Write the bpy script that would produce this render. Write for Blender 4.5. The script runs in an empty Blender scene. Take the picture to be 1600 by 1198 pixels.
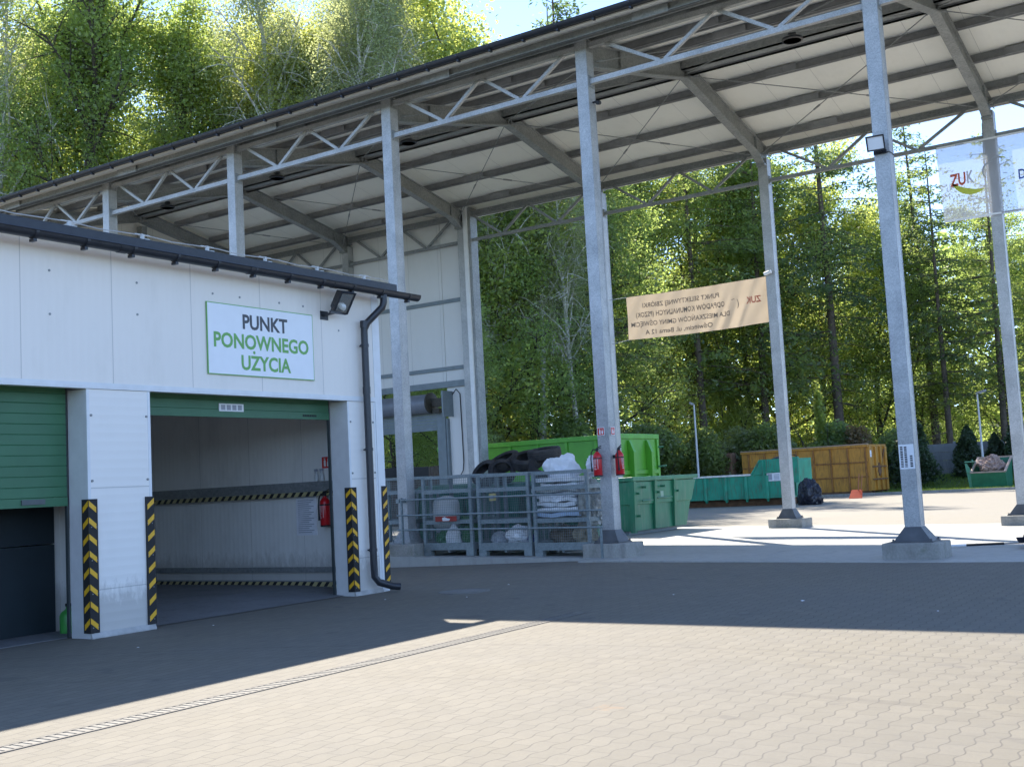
import bpy, bmesh, math, random
import numpy as np
from mathutils import Vector, Matrix, Quaternion
R_ = math.radians
scene = bpy.context.scene
COL = scene.collection

# ------------------------------------------------------------------ camera
cam_d = bpy.data.cameras.new("camera")
cam = bpy.data.objects.new("camera", cam_d); COL.objects.link(cam)
YAW, PITCH, ROLL = 0.5875, 0.0890, -0.0528
fw = Vector((-math.sin(YAW)*math.cos(PITCH), math.cos(YAW)*math.cos(PITCH), math.sin(PITCH)))
rt = Vector((math.cos(YAW), math.sin(YAW), 0)); up = rt.cross(fw)
r2 = math.cos(ROLL)*rt + math.sin(ROLL)*up
u2 = -math.sin(ROLL)*rt + math.cos(ROLL)*up
M = Matrix((r2, u2, -fw)).transposed().to_4x4()
M.translation = Vector((4.8236, -18.1875, 1.4163))
cam.matrix_world = M
cam_d.sensor_width = 36; cam_d.sensor_fit = 'HORIZONTAL'
cam_d.lens = 1795.7/1600*36
cam_d.clip_start = 0.05; cam_d.clip_end = 2000
scene.camera = cam

# ------------------------------------------------------------------ light
SUN_POS = Vector((-0.80, 0.72, 1.0)).normalized()      # towards the sun
SUN_EL = math.asin(SUN_POS.z)
world = bpy.data.worlds.new("World"); scene.world = world
world.use_nodes = True
wn = world.node_tree.nodes; wl = world.node_tree.links
bg = wn["Background"]
sky = wn.new("ShaderNodeTexSky"); sky.sky_type = 'NISHITA'
sky.sun_disc = False; sky.sun_elevation = SUN_EL
sky.sun_rotation = math.atan2(SUN_POS.x, SUN_POS.y)
sky.air_density = 0.5; sky.dust_density = 0.0; sky.ozone_density = 2.0
sat = wn.new('ShaderNodeHueSaturation'); sat.inputs['Saturation'].default_value = 0.95
wl.new(sky.outputs[0], sat.inputs['Color']); wl.new(sat.outputs[0], bg.inputs[0]); bg.inputs[1].default_value = 0.15
sun_d = bpy.data.lights.new("sun", 'SUN'); sun_d.energy = 3.45; sun_d.angle = R_(0.53)
sun_d.color = (1.0, 0.92, 0.80)
sun = bpy.data.objects.new("sun", sun_d); COL.objects.link(sun)
sun.rotation_euler = (-SUN_POS).to_track_quat('-Z', 'Y').to_euler()
sun.location = (0, 0, 60)
scene.view_settings.view_transform = 'Standard'
scene.view_settings.look = 'None'
scene.view_settings.exposure = 1.9
scene.view_settings.gamma = 1.0
scene.render.engine = 'CYCLES'
scene.cycles.use_denoising = True
scene.cycles.max_bounces = 10
scene.cycles.diffuse_bounces = 8
scene.cycles.transparent_max_bounces = 12
scene.cycles.sample_clamp_indirect = 6

# ------------------------------------------------------------------ materials
MATS = {}
def newmat(name):
    m = bpy.data.materials.new(name); m.use_nodes = True
    nt = m.node_tree
    return m, nt, nt.nodes["Principled BSDF"]
def N(nt, t, **kw):
    n = nt.nodes.new(t)
    for k, v in kw.items():
        if k.startswith('i_'):
            key = k[2:]; n.inputs[int(key) if key.isdigit() else key].default_value = v
        else: setattr(n, k, v)
    return n
def math_(nt, op, a=None, b=None, c=None):
    n = nt.nodes.new("ShaderNodeMath"); n.operation = op
    for i, x in enumerate((a, b, c)):
        if x is None: continue
        if hasattr(x, 'default_value') or hasattr(x, 'is_output'): nt.links.new(x, n.inputs[i])
        else: n.inputs[i].default_value = x
    return n.outputs[0]
def ramp(nt, fac, stops):
    r = nt.nodes.new("ShaderNodeValToRGB"); nt.links.new(fac, r.inputs[0])
    e = r.color_ramp.elements
    while len(e) < len(stops): e.new(0.5)
    for el, (p, c) in zip(e, stops):
        el.position = p; el.color = (c[0], c[1], c[2], 1)
    return r.outputs[0]
def mix(nt, fac, a, b):
    n = nt.nodes.new("ShaderNodeMix"); n.data_type = 'RGBA'
    for sock, x in ((n.inputs[0], fac), (n.inputs[6], a), (n.inputs[7], b)):
        if isinstance(x, (int, float)): sock.default_value = x
        elif isinstance(x, (tuple, list)): sock.default_value = (x[0], x[1], x[2], 1)
        else: nt.links.new(x, sock)
    return n.outputs[2]
def coords(nt, scale=(1, 1, 1), kind='Object'):
    tc = nt.nodes.new("ShaderNodeTexCoord"); mp = nt.nodes.new("ShaderNodeMapping")
    mp.inputs['Scale'].default_value = scale
    nt.links.new(tc.outputs[kind], mp.inputs[0]); return mp.outputs[0]
def noise(nt, vec, scale, detail=4, rough=0.55):
    n = nt.nodes.new("ShaderNodeTexNoise"); n.inputs['Scale'].default_value = scale
    n.inputs['Detail'].default_value = detail; n.inputs['Roughness'].default_value = rough
    nt.links.new(vec, n.inputs['Vector']); return n.outputs['Fac']
def bump(nt, b, h, strength, dist=0.01):
    n = nt.nodes.new("ShaderNodeBump"); n.inputs['Strength'].default_value = strength
    n.inputs['Distance'].default_value = dist
    nt.links.new(h, n.inputs['Height']); nt.links.new(n.outputs[0], b.inputs['Normal'])

def plain(name, col, rough=0.6, metal=0.0, var=0.12, nscale=6.0, bmp=0.0, dirt=None, dirt_amt=0.0, streak=False):
    """a paint / plastic / fabric with slight unevenness and optional dirt of its own"""
    m, nt, b = newmat(name)
    v = coords(nt)
    f = noise(nt, v, nscale, 5)
    lo = tuple(c*(1-var) for c in col); hi = tuple(min(1, c*(1+var)) for c in col)
    c = ramp(nt, f, [(0.3, lo), (0.7, hi)])
    if dirt:
        v2 = coords(nt, (7, 7, 1.2) if streak else (1.5, 1.5, 1.5))
        f2 = noise(nt, v2, 1.6, 7, 0.65)
        f2 = ramp(nt, f2, [(0.62-dirt_amt*0.35, (0, 0, 0)), (0.75, (1, 1, 1))])
        c = mix(nt, f2, c, dirt)
    nt.links.new(c, b.inputs['Base Color'])
    b.inputs['Roughness'].default_value = rough; b.inputs['Metallic'].default_value = metal
    if bmp: bump(nt, b, noise(nt, v, nscale*6, 4), bmp, 0.01)
    MATS[name] = m; return m

def galvanised(name, lo, hi, rough=0.42, metal=0.45, scale=55):
    m, nt, b = newmat(name)
    v = coords(nt)
    vo = nt.nodes.new("ShaderNodeTexVoronoi"); vo.inputs['Scale'].default_value = scale
    nt.links.new(v, vo.inputs['Vector'])
    sp = nt.nodes.new("ShaderNodeSeparateColor"); nt.links.new(vo.outputs['Color'], sp.inputs[0])
    big = noise(nt, v, 2.2, 6, 0.65)
    f = math_(nt, 'MULTIPLY_ADD', sp.outputs[0], 0.30, math_(nt, 'MULTIPLY', big, 0.85))
    c = ramp(nt, f, [(0.25, lo), (0.85, hi)])
    nt.links.new(c, b.inputs['Base Color'])
    b.inputs['Metallic'].default_value = metal
    rr = math_(nt, 'MULTIPLY_ADD', sp.outputs[1], 0.22, rough-0.1); nt.links.new(rr, b.inputs['Roughness'])
    MATS[name] = m; return m

def panel(name, col, axis, rib=0.1, joint=1.15, off=0.0, rough=0.45, stain=(0.45, 0.43, 0.38), stain_amt=0.15, ribh=0.35, splash=0.0):
    """sandwich panel: faint ribs along one axis and a fine joint at every panel width"""
    m, nt, b = newmat(name)
    tc = nt.nodes.new("ShaderNodeTexCoord"); sx = nt.nodes.new("ShaderNodeSeparateXYZ")
    geo = nt.nodes.new("ShaderNodeNewGeometry")
    nt.links.new(geo.outputs['Position'], sx.inputs[0])
    a = math_(nt, 'ADD', sx.outputs[axis], off)
    v = coords(nt)
    t = math_(nt, 'ABSOLUTE', math_(nt, 'SUBTRACT', math_(nt, 'FRACT', math_(nt, 'DIVIDE', a, rib)), 0.5))
    ribf = math_(nt, 'SMOOTH_MAX', t, 0.1, 0.2)
    j = math_(nt, 'ABSOLUTE', math_(nt, 'SUBTRACT', math_(nt, 'FRACT', math_(nt, 'DIVIDE', a, joint)), 0.5))
    jm = math_(nt, 'LESS_THAN', j, 0.006/joint)
    st = ramp(nt, noise(nt, coords(nt, (1, 1, 0.35)), 2.0, 8, 0.7), [(0.5, (0, 0, 0)), (0.95, (1, 1, 1))])
    stf = math_(nt, 'MULTIPLY', st, stain_amt)
    c = mix(nt, stf, mix(nt, noise(nt, v, 1.2), tuple(x*0.95 for x in col), col), stain)
    c = mix(nt, math_(nt, 'MULTIPLY', jm, 0.38), c, (0.2, 0.2, 0.2))
    if splash:
        hz = math_(nt, 'ADD', sx.outputs[2], math_(nt, 'MULTIPLY', noise(nt, coords(nt, (4, 4, 1.5)), 3.0, 7, 0.75), -0.75))
        c = mix(nt, math_(nt, 'MULTIPLY', ramp(nt, hz, [(0.0, (1, 1, 1)), (0.22, (0, 0, 0))]), splash), c, (0.22, 0.20, 0.17))
    nt.links.new(c, b.inputs['Base Color']); b.inputs['Roughness'].default_value = rough
    h = math_(nt, 'SUBTRACT', ribf, math_(nt, 'MULTIPLY', jm, 1.0))
    bump(nt, b, h, ribh, 0.012)
    MATS[name] = m; return m

def concrete(name, lo, hi, rough=0.85, nscale=1.3, bmp=0.3, moss=0.0):
    m, nt, b = newmat(name)
    v = coords(nt)
    f = math_(nt, 'MULTIPLY_ADD', noise(nt, v, nscale, 8, 0.65), 0.7, math_(nt, 'MULTIPLY', noise(nt, v, nscale*22, 3), 0.3))
    c = ramp(nt, f, [(0.3, lo), (0.7, hi)])
    st = ramp(nt, noise(nt, coords(nt, (5, 5, 0.8)), 1.0, 6, 0.7), [(0.5, (0, 0, 0)), (0.75, (1, 1, 1))])
    c = mix(nt, math_(nt, 'MULTIPLY', st, 0.5), c, tuple(x*0.5 for x in lo))
    if moss:
        mo = ramp(nt, noise(nt, v, 6, 6, 0.7), [(0.55, (0, 0, 0)), (0.7, (1, 1, 1))])
        c = mix(nt, math_(nt, 'MULTIPLY', mo, moss), c, (0.06, 0.09, 0.03))
    nt.links.new(c, b.inputs['Base Color']); b.inputs['Roughness'].default_value = rough
    bump(nt, b, f, bmp, 0.02)
    MATS[name] = m; return m

def leafmat(name, c1, c2, t1, trans=0.5, hue=0.03):
    m = bpy.data.materials.new(name); m.use_nodes = True; nt = m.node_tree
    nt.nodes.remove(nt.nodes["Principled BSDF"])
    out = nt.nodes["Material Output"]
    oi = nt.nodes.new("ShaderNodeObjectInfo"); geo = nt.nodes.new("ShaderNodeNewGeometry")
    f = math_(nt, 'FRACT', math_(nt, 'MULTIPLY_ADD', oi.outputs['Random'], 0.6, math_(nt, 'MULTIPLY', geo.outputs['Random Per Island'], 0.5)))
    nz = noise(nt, coords(nt, kind='Object'), 0.45, 3)
    f2 = math_(nt, 'MULTIPLY_ADD', nz, 0.6, math_(nt, 'MULTIPLY', geo.outputs['Random Per Island'], 0.4))
    c = ramp(nt, f2, [(0.25, c1), (0.75, c2)])
    hs = nt.nodes.new("ShaderNodeHueSaturation"); nt.links.new(c, hs.inputs['Color'])
    nt.links.new(math_(nt, 'MULTIPLY_ADD', oi.outputs['Random'], hue*2, 0.5-hue), hs.inputs['Hue'])
    nt.links.new(math_(nt, 'MULTIPLY_ADD', oi.outputs['Random'], 0.35, 0.82), hs.inputs['Value'])
    d = nt.nodes.new("ShaderNodeBsdfDiffuse"); nt.links.new(hs.outputs[0], d.inputs[0])
    t = nt.nodes.new("ShaderNodeBsdfTranslucent")
    tcol = mix(nt, 0.8, hs.outputs[0], t1); nt.links.new(tcol, t.inputs[0])
    mx = nt.nodes.new("ShaderNodeMixShader"); mx.inputs[0].default_value = trans
    nt.links.new(d.outputs[0], mx.inputs[1]); nt.links.new(t.outputs[0], mx.inputs[2])
    g = nt.nodes.new("ShaderNodeBsdfGlossy"); g.inputs['Roughness'].default_value = 0.45
    mx2 = nt.nodes.new("ShaderNodeMixShader"); mx2.inputs[0].default_value = 0.04
    nt.links.new(mx.outputs[0], mx2.inputs[1]); nt.links.new(g.outputs[0], mx2.inputs[2])
    nt.links.new(mx2.outputs[0], out.inputs[0])
    MATS[name] = m; return m

GALV = galvanised("galvanised_steel", (0.26, 0.27, 0.27), (0.54, 0.545, 0.54), rough=0.48, metal=0.3, scale=70)
GALVD = galvanised("dull_galvanised_steel", (0.20, 0.215, 0.215), (0.35, 0.36, 0.355), rough=0.6, metal=0.3, scale=30)
GALVP = plain("grey_painted_steel", (0.20, 0.24, 0.26), 0.5, 0.3, 0.1, 5)
CAGE = galvanised("cage_steel", (0.16, 0.20, 0.21), (0.30, 0.35, 0.36), rough=0.55, metal=0.35, scale=40)
PURL = galvanised("purlin_steel", (0.22, 0.225, 0.23), (0.31, 0.315, 0.32), rough=0.7, metal=0.0, scale=12)
PAN_ROOF = panel("roof_panel", (0.88, 0.87, 0.80), 0, 0.11, 1.12, 0.3, rough=0.5, stain_amt=0.25, ribh=0.3)
PAN_FAS = panel("fascia_panel", (0.90, 0.84, 0.76), 1, 0.10, 1.152, 11.02+0.576, stain=(0.42, 0.39, 0.32), stain_amt=0.28)
PAN_PIL = panel("pillar_panel", (0.90, 0.86, 0.80), 2, 0.10, 1.12, 0.04, stain_amt=0.14, ribh=0.25, splash=0.45)
PAN_WALL = panel("wall_panel_x", (0.74, 0.74, 0.72), 0, 0.2, 1.15, 0.2, stain_amt=0.2)
PAN_WALLY = panel("wall_panel_y", (0.72, 0.70, 0.64), 1, 0.2, 1.15, 0.2, stain_amt=0.2)
PAN_IN = panel("inner_panel", (0.82, 0.80, 0.76), 0, 0.1, 1.15, 0.2, stain=(0.16, 0.15, 0.14), stain_amt=0.4, splash=0.4)
WHITE = plain("white_flashing", (0.78, 0.79, 0.79), 0.4, 0, 0.05)
JAMB = plain("grey_jamb_flashing", (0.66, 0.66, 0.65), 0.45, 0.1, 0.06)
DARK = plain("dark_interior", (0.05, 0.06, 0.065), 0.7, 0, 0.2, 2)
ANTH = plain("anthracite_steel", (0.028, 0.031, 0.038), 0.35, 0.1, 0.15, 12)
GREEND = plain("green_door", (0.045, 0.155, 0.075), 0.45, 0, 0.1, 3)
BLACK = plain("black_rubber", (0.018, 0.018, 0.019), 0.7, 0, 0.2, 20)
TYRE = plain("tyre_rubber", (0.022, 0.021, 0.021), 0.75, 0, 0.25, 14, 0.3, (0.09, 0.08, 0.07), 0.4)
YELT = plain("yellow_reflector", (0.80, 0.44, 0.02), 0.4, 0, 0.1, 20)
YELDIM = plain("dirty_yellow_stripe", (0.46, 0.40, 0.20), 0.6, 0, 0.15, 20)
RED = plain("red_paint", (0.55, 0.012, 0.018), 0.3, 0, 0.08)
REDS = plain("red_sign", (0.62, 0.03, 0.02), 0.45, 0, 0.05)
WPAP = plain("white_paper", (0.82, 0.83, 0.84), 0.6, 0, 0.03)
SIGNW = plain("white_sign_board", (0.86, 0.88, 0.90), 0.35, 0, 0.02)
SIGNG = plain("green_sign_ink", (0.16, 0.42, 0.10), 0.4, 0, 0.05)
SIGNL = plain("light_green_sign_ink", (0.30, 0.55, 0.22), 0.4, 0, 0.05)
SIGNK = plain("dark_grey_sign_ink", (0.06, 0.065, 0.075), 0.4, 0, 0.05)
GREYP = plain("grey_print", (0.35, 0.37, 0.42), 0.6, 0, 0.05)
CHROME = plain("lamp_reflector", (0.75, 0.74, 0.70), 0.2, 0.9, 0.05)
GLASS = plain("lamp_glass", (0.62, 0.62, 0.58), 0.15, 0.2, 0.05)
CONC = concrete("footing_concrete", (0.20, 0.195, 0.175), (0.42, 0.41, 0.37), bmp=0.5, moss=0.35)
SLAB = concrete("slab_concrete", (0.32, 0.32, 0.30), (0.42, 0.42, 0.39), rough=0.6, nscale=0.7, bmp=0.1)
FENC = concrete("fence_concrete", (0.16, 0.17, 0.17), (0.26, 0.27, 0.27))
WOODF = plain("weathered_fence_wood", (0.085, 0.078, 0.072), 0.85, 0, 0.3, 9, 0.3)
LIME = plain("lime_green_paint", (0.085, 0.34, 0.03), 0.45, 0, 0.1, 2, 0, (0.07, 0.2, 0.03), 0.15, True)
DGREEN = plain("dark_green_paint", (0.020, 0.165, 0.085), 0.4, 0, 0.15, 2.5, 0, (0.10, 0.20, 0.13), 0.35, True)
TEAL = plain("teal_paint", (0.02, 0.30, 0.18), 0.5, 0, 0.18, 2, 0, (0.10, 0.085, 0.045), 0.35, True)
TEALD = plain("bin_green_plastic", (0.018, 0.19, 0.12), 0.5, 0, 0.15, 2)
YELC = plain("yellow_container_paint", (0.50, 0.24, 0.032), 0.5, 0, 0.15, 2, 0, (0.17, 0.075, 0.025), 0.38, True)
YELR = plain("rusty_yellow_rib", (0.30, 0.135, 0.03), 0.6, 0, 0.3, 5, 0, (0.08, 0.04, 0.02), 0.4, True)
BASEM = plain("dark_base_steel", (0.10, 0.105, 0.11), 0.5, 0.2, 0.2, 5)
RUST = plain("rusty_steel", (0.16, 0.085, 0.045), 0.8, 0, 0.35, 4, 0.2)
RUSTB = plain("brown_board", (0.17, 0.10, 0.06), 0.8, 0, 0.2, 3)
BARK = plain("dark_bark", (0.055, 0.045, 0.036), 0.9, 0, 0.4, 5, 0.5)
BARKP = plain("pine_bark", (0.10, 0.075, 0.055), 0.9, 0, 0.4, 5, 0.5)
BARKB = plain("birch_bark", (0.52, 0.50, 0.46), 0.7, 0, 0.25, 5, 0.2, (0.05, 0.05, 0.05), 0.35)
BAGK = plain("black_bag_film", (0.012, 0.014, 0.024), 0.28, 0, 0.2, 8, 0.3)
BAGW = plain("white_bag_film", (0.78, 0.80, 0.82), 0.35, 0, 0.1, 8, 0.3)
BAGG = plain("green_bag_film", (0.035, 0.16, 0.055), 0.35, 0, 0.2, 8, 0.3)
FOIL = plain("dusty_foil", (0.36, 0.35, 0.31), 0.4, 0.15, 0.3, 9, 0.4)
DRUMW = plain("white_plastic", (0.60, 0.62, 0.62), 0.45, 0, 0.05)
ORANGE = plain("orange_plastic", (0.70, 0.09, 0.02), 0.45, 0, 0.08)
CREAM = plain("beige_banner_cloth", (0.50, 0.39, 0.28), 0.75, 0, 0.06, 3)
BINK = plain("faded_banner_print", (0.16, 0.13, 0.105), 0.75, 0, 0.15, 8)
BRED = plain("faded_red_print", (0.62, 0.20, 0.12), 0.75, 0, 0.15, 8)
BSHD = plain("faded_orange_print", (0.55, 0.11, 0.05), 0.7, 0, 0.1, 8)
BYEL = plain("faded_lime_print", (0.55, 0.60, 0.08), 0.7, 0, 0.1, 8)
BBLU = plain("blue_print", (0.05, 0.11, 0.36), 0.7, 0, 0.1, 8)
GALVL = plain("light_grey_pole", (0.50, 0.51, 0.50), 0.5, 0.2, 0.06)
DEBRIS = plain("pinkish_rubble", (0.34, 0.24, 0.20), 0.9, 0, 0.4, 6, 0.6)
LEAF_A = leafmat("oak_leaf", (0.07, 0.115, 0.03), (0.11, 0.16, 0.05), (0.60, 0.74, 0.19), 0.68)
LEAF_Y = leafmat("young_maple_leaf", (0.09, 0.13, 0.035), (0.13, 0.18, 0.05), (0.74, 0.80, 0.19), 0.7)
LEAF_B = leafmat("birch_leaf", (0.10, 0.13, 0.06), (0.14, 0.17, 0.085), (0.66, 0.72, 0.32), 0.65)
LEAF_S = leafmat("spruce_needle", (0.04, 0.068, 0.03), (0.065, 0.10, 0.04), (0.30, 0.42, 0.13), 0.45, 0.015)
LEAF_L = leafmat("larch_needle", (0.07, 0.105, 0.035), (0.10, 0.145, 0.05), (0.52, 0.64, 0.17), 0.55, 0.02)
LEAF_H = leafmat("shrub_leaf", (0.09, 0.115, 0.045), (0.13, 0.16, 0.07), (0.52, 0.60, 0.2), 0.55)
LEAF_T = leafmat("thuja_leaf", (0.03, 0.055, 0.028), (0.05, 0.08, 0.036), (0.14, 0.22, 0.08), 0.35, 0.01)
LEAF_R = leafmat("bronze_shrub_leaf", (0.14, 0.10, 0.05), (0.22, 0.17, 0.09), (0.4, 0.28, 0.10), 0.4)
GRASSM = leafmat("grass_blade", (0.08, 0.15, 0.02), (0.14, 0.22, 0.035), (0.4, 0.5, 0.06), 0.4)

def paver_material():
    m, nt, b = newmat("wavy_pavers")
    geo = nt.nodes.new("ShaderNodeNewGeometry"); s = nt.nodes.new("ShaderNodeSeparateXYZ")
    nt.links.new(geo.outputs['Position'], s.inputs[0])
    X, Y = s.outputs[0], s.outputs[1]
    wav = math_(nt, 'MULTIPLY', math_(nt, 'SINE', math_(nt, 'MULTIPLY', Y, 2*math.pi/0.225)), 0.0135)
    xx = math_(nt, 'ADD', X, wav)
    cb = nt.nodes.new("ShaderNodeCombineXYZ"); nt.links.new(Y, cb.inputs[0]); nt.links.new(xx, cb.inputs[1])
    br = nt.nodes.new("ShaderNodeTexBrick"); nt.links.new(cb.outputs[0], br.inputs['Vector'])
    br.offset = 0.5; br.inputs['Scale'].default_value = 1.0
    br.inputs['Brick Width'].default_value = 0.225; br.inputs['Row Height'].default_value = 0.125
    br.inputs['Mortar Size'].default_value = 0.004; br.inputs['Mortar Smooth'].default_value = 0.4
    br.inputs['Bias'].default_value = 0.0
    br.inputs['Color1'].default_value = (0.158, 0.141, 0.104, 1); br.inputs['Color2'].default_value = (0.184, 0.165, 0.124, 1)
    br.inputs['Mortar'].default_value = (0.120, 0.107, 0.085, 1)
    P = geo.outputs['Position']
    rl = math_(nt, 'ABSOLUTE', math_(nt, 'SUBTRACT', math_(nt, 'FRACT', math_(nt, 'DIVIDE', xx, 0.125)), 0.5))
    rl = math_(nt, 'GREATER_THAN', rl, 0.455)
    n1 = noise(nt, P, 0.35, 8, 0.62)
    c = mix(nt, ramp(nt, n1, [(0.35, (0, 0, 0)), (0.75, (0.451, 0.451, 0.451))]), mix(nt, math_(nt, 'MULTIPLY', rl, 0.45), br.outputs['Color'], (0.062, 0.054, 0.043)), (0.152, 0.148, 0.138))
    n2 = noise(nt, P, 45, 6, 0.8)
    c = mix(nt, ramp(nt, n2, [(0.42, (0.287, 0.287, 0.287)), (0.62, (0, 0, 0))]), c, (0.115, 0.105, 0.090))
    # rust stain and drip spots
    vm = nt.nodes.new("ShaderNodeVectorMath"); vm.operation = 'DISTANCE'; nt.links.new(P, vm.inputs[0]); vm.inputs[1].default_value = (1.15, -11.75, 0)
    rs = math_(nt, 'MULTIPLY', ramp(nt, math_(nt, 'ADD', math_(nt, 'MULTIPLY', vm.outputs['Value'], 1.6), math_(nt, 'MULTIPLY', noise(nt, P, 11, 6, 0.7), 0.9)), [(0.38, (1, 1, 1)), (0.62, (0, 0, 0))]), 0.55)
    c = mix(nt, rs, c, (0.279, 0.148, 0.057))
    md = ramp(nt, noise(nt, P, 3.2, 7, 0.75), [(0.45, (0, 0, 0)), (0.72, (0.5, 0.5, 0.5))])
    c = mix(nt, md, c, (0.115, 0.105, 0.088))
    sp = ramp(nt, noise(nt, P, 1.9, 3, 0.5), [(0.655, (0, 0, 0)), (0.70, (0.5, 0.5, 0.5))])
    c = mix(nt, sp, c, (0.090, 0.082, 0.075))
    # tyre tracks: thin arcs of dust-darkened blocks
    vd = nt.nodes.new("ShaderNodeVectorMath"); vd.operation = 'DISTANCE'; nt.links.new(P, vd.inputs[0]); vd.inputs[1].default_value = (1.25, -21.2, 0)
    tr = None
    for rad, wd, st in ((11.93, 0.035, 0.55), (11.72, 0.03, 0.3), (11.28, 0.05, 0.28), (10.22, 0.05, 0.4)):
        k = math_(nt, 'MULTIPLY', math_(nt, 'LESS_THAN', math_(nt, 'ABSOLUTE', math_(nt, 'SUBTRACT', vd.outputs['Value'], rad)), wd), st)
        tr = k if tr is None else math_(nt, 'MAXIMUM', tr, k)
    brk = ramp(nt, noise(nt, P, 6, 5, 0.7), [(0.38, (0, 0, 0)), (0.62, (1, 1, 1))])
    c = mix(nt, math_(nt, 'MULTIPLY', tr, brk), c, (0.086, 0.077, 0.066))
    yard = math_(nt, 'MULTIPLY', math_(nt, 'GREATER_THAN', Y, 9.6), 0.30)  # sunlit brightness of the rear yard put into the colour, adds bounce light
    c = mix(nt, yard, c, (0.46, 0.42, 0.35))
    nt.links.new(c, b.inputs['Base Color']); b.inputs['Roughness'].default_value = 0.85
    h = math_(nt, 'SUBTRACT', math_(nt, 'MULTIPLY', n2, 0.15), br.outputs['Fac'])
    bump(nt, b, h, 0.5, 0.006)
    MATS["wavy_pavers"] = m; return m
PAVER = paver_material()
def soil_material():
    m, nt, b = newmat("forest_soil")
    v = coords(nt); f = noise(nt, v, 0.5, 8, 0.7)
    nt.links.new(ramp(nt, f, [(0.3, (0.025, 0.03, 0.012)), (0.6, (0.05, 0.07, 0.02)), (0.8, (0.07, 0.06, 0.035))]), b.inputs['Base Color'])
    b.inputs['Roughness'].default_value = 0.95
    return m
SOIL = soil_material()
def banner_mesh_material():
    m = bpy.data.materials.new("see_through_banner_mesh"); m.use_nodes = True; nt = m.node_tree
    b = nt.nodes["Principled BSDF"]; out = nt.nodes["Material Output"]
    b.inputs['Base Color'].default_value = (0.46, 0.48, 0.53, 1); b.inputs['Roughness'].default_value = 0.7
    t = nt.nodes.new("ShaderNodeBsdfTranslucent"); t.inputs[0].default_value = (0.46, 0.48, 0.53, 1)
    mx = nt.nodes.new("ShaderNodeMixShader"); mx.inputs[0].default_value = 0.22
    tr = nt.nodes.new("ShaderNodeBsdfTransparent")
    m2 = nt.nodes.new("ShaderNodeMixShader"); m2.inputs[0].default_value = 0.30
    nt.links.new(b.outputs[0], mx.inputs[1]); nt.links.new(t.outputs[0], mx.inputs[2])
    nt.links.new(mx.outputs[0], m2.inputs[1]); nt.links.new(tr.outputs[0], m2.inputs[2])
    nt.links.new(m2.outputs[0], out.inputs[0]); return m
BANM = banner_mesh_material()
def cloth_translucent(name, col):
    m = MATS[name]; nt = m.node_tree; out = nt.nodes["Material Output"]; b = nt.nodes["Principled BSDF"]
    t = nt.nodes.new("ShaderNodeBsdfTranslucent"); t.inputs[0].default_value = (*col, 1)
    mx = nt.nodes.new("ShaderNodeMixShader"); mx.inputs[0].default_value = 0.55
    nt.links.new(b.outputs[0], mx.inputs[1]); nt.links.new(t.outputs[0], mx.inputs[2]); nt.links.new(mx.outputs[0], out.inputs[0])
cloth_translucent("beige_banner_cloth", (0.40, 0.33, 0.245))

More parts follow.
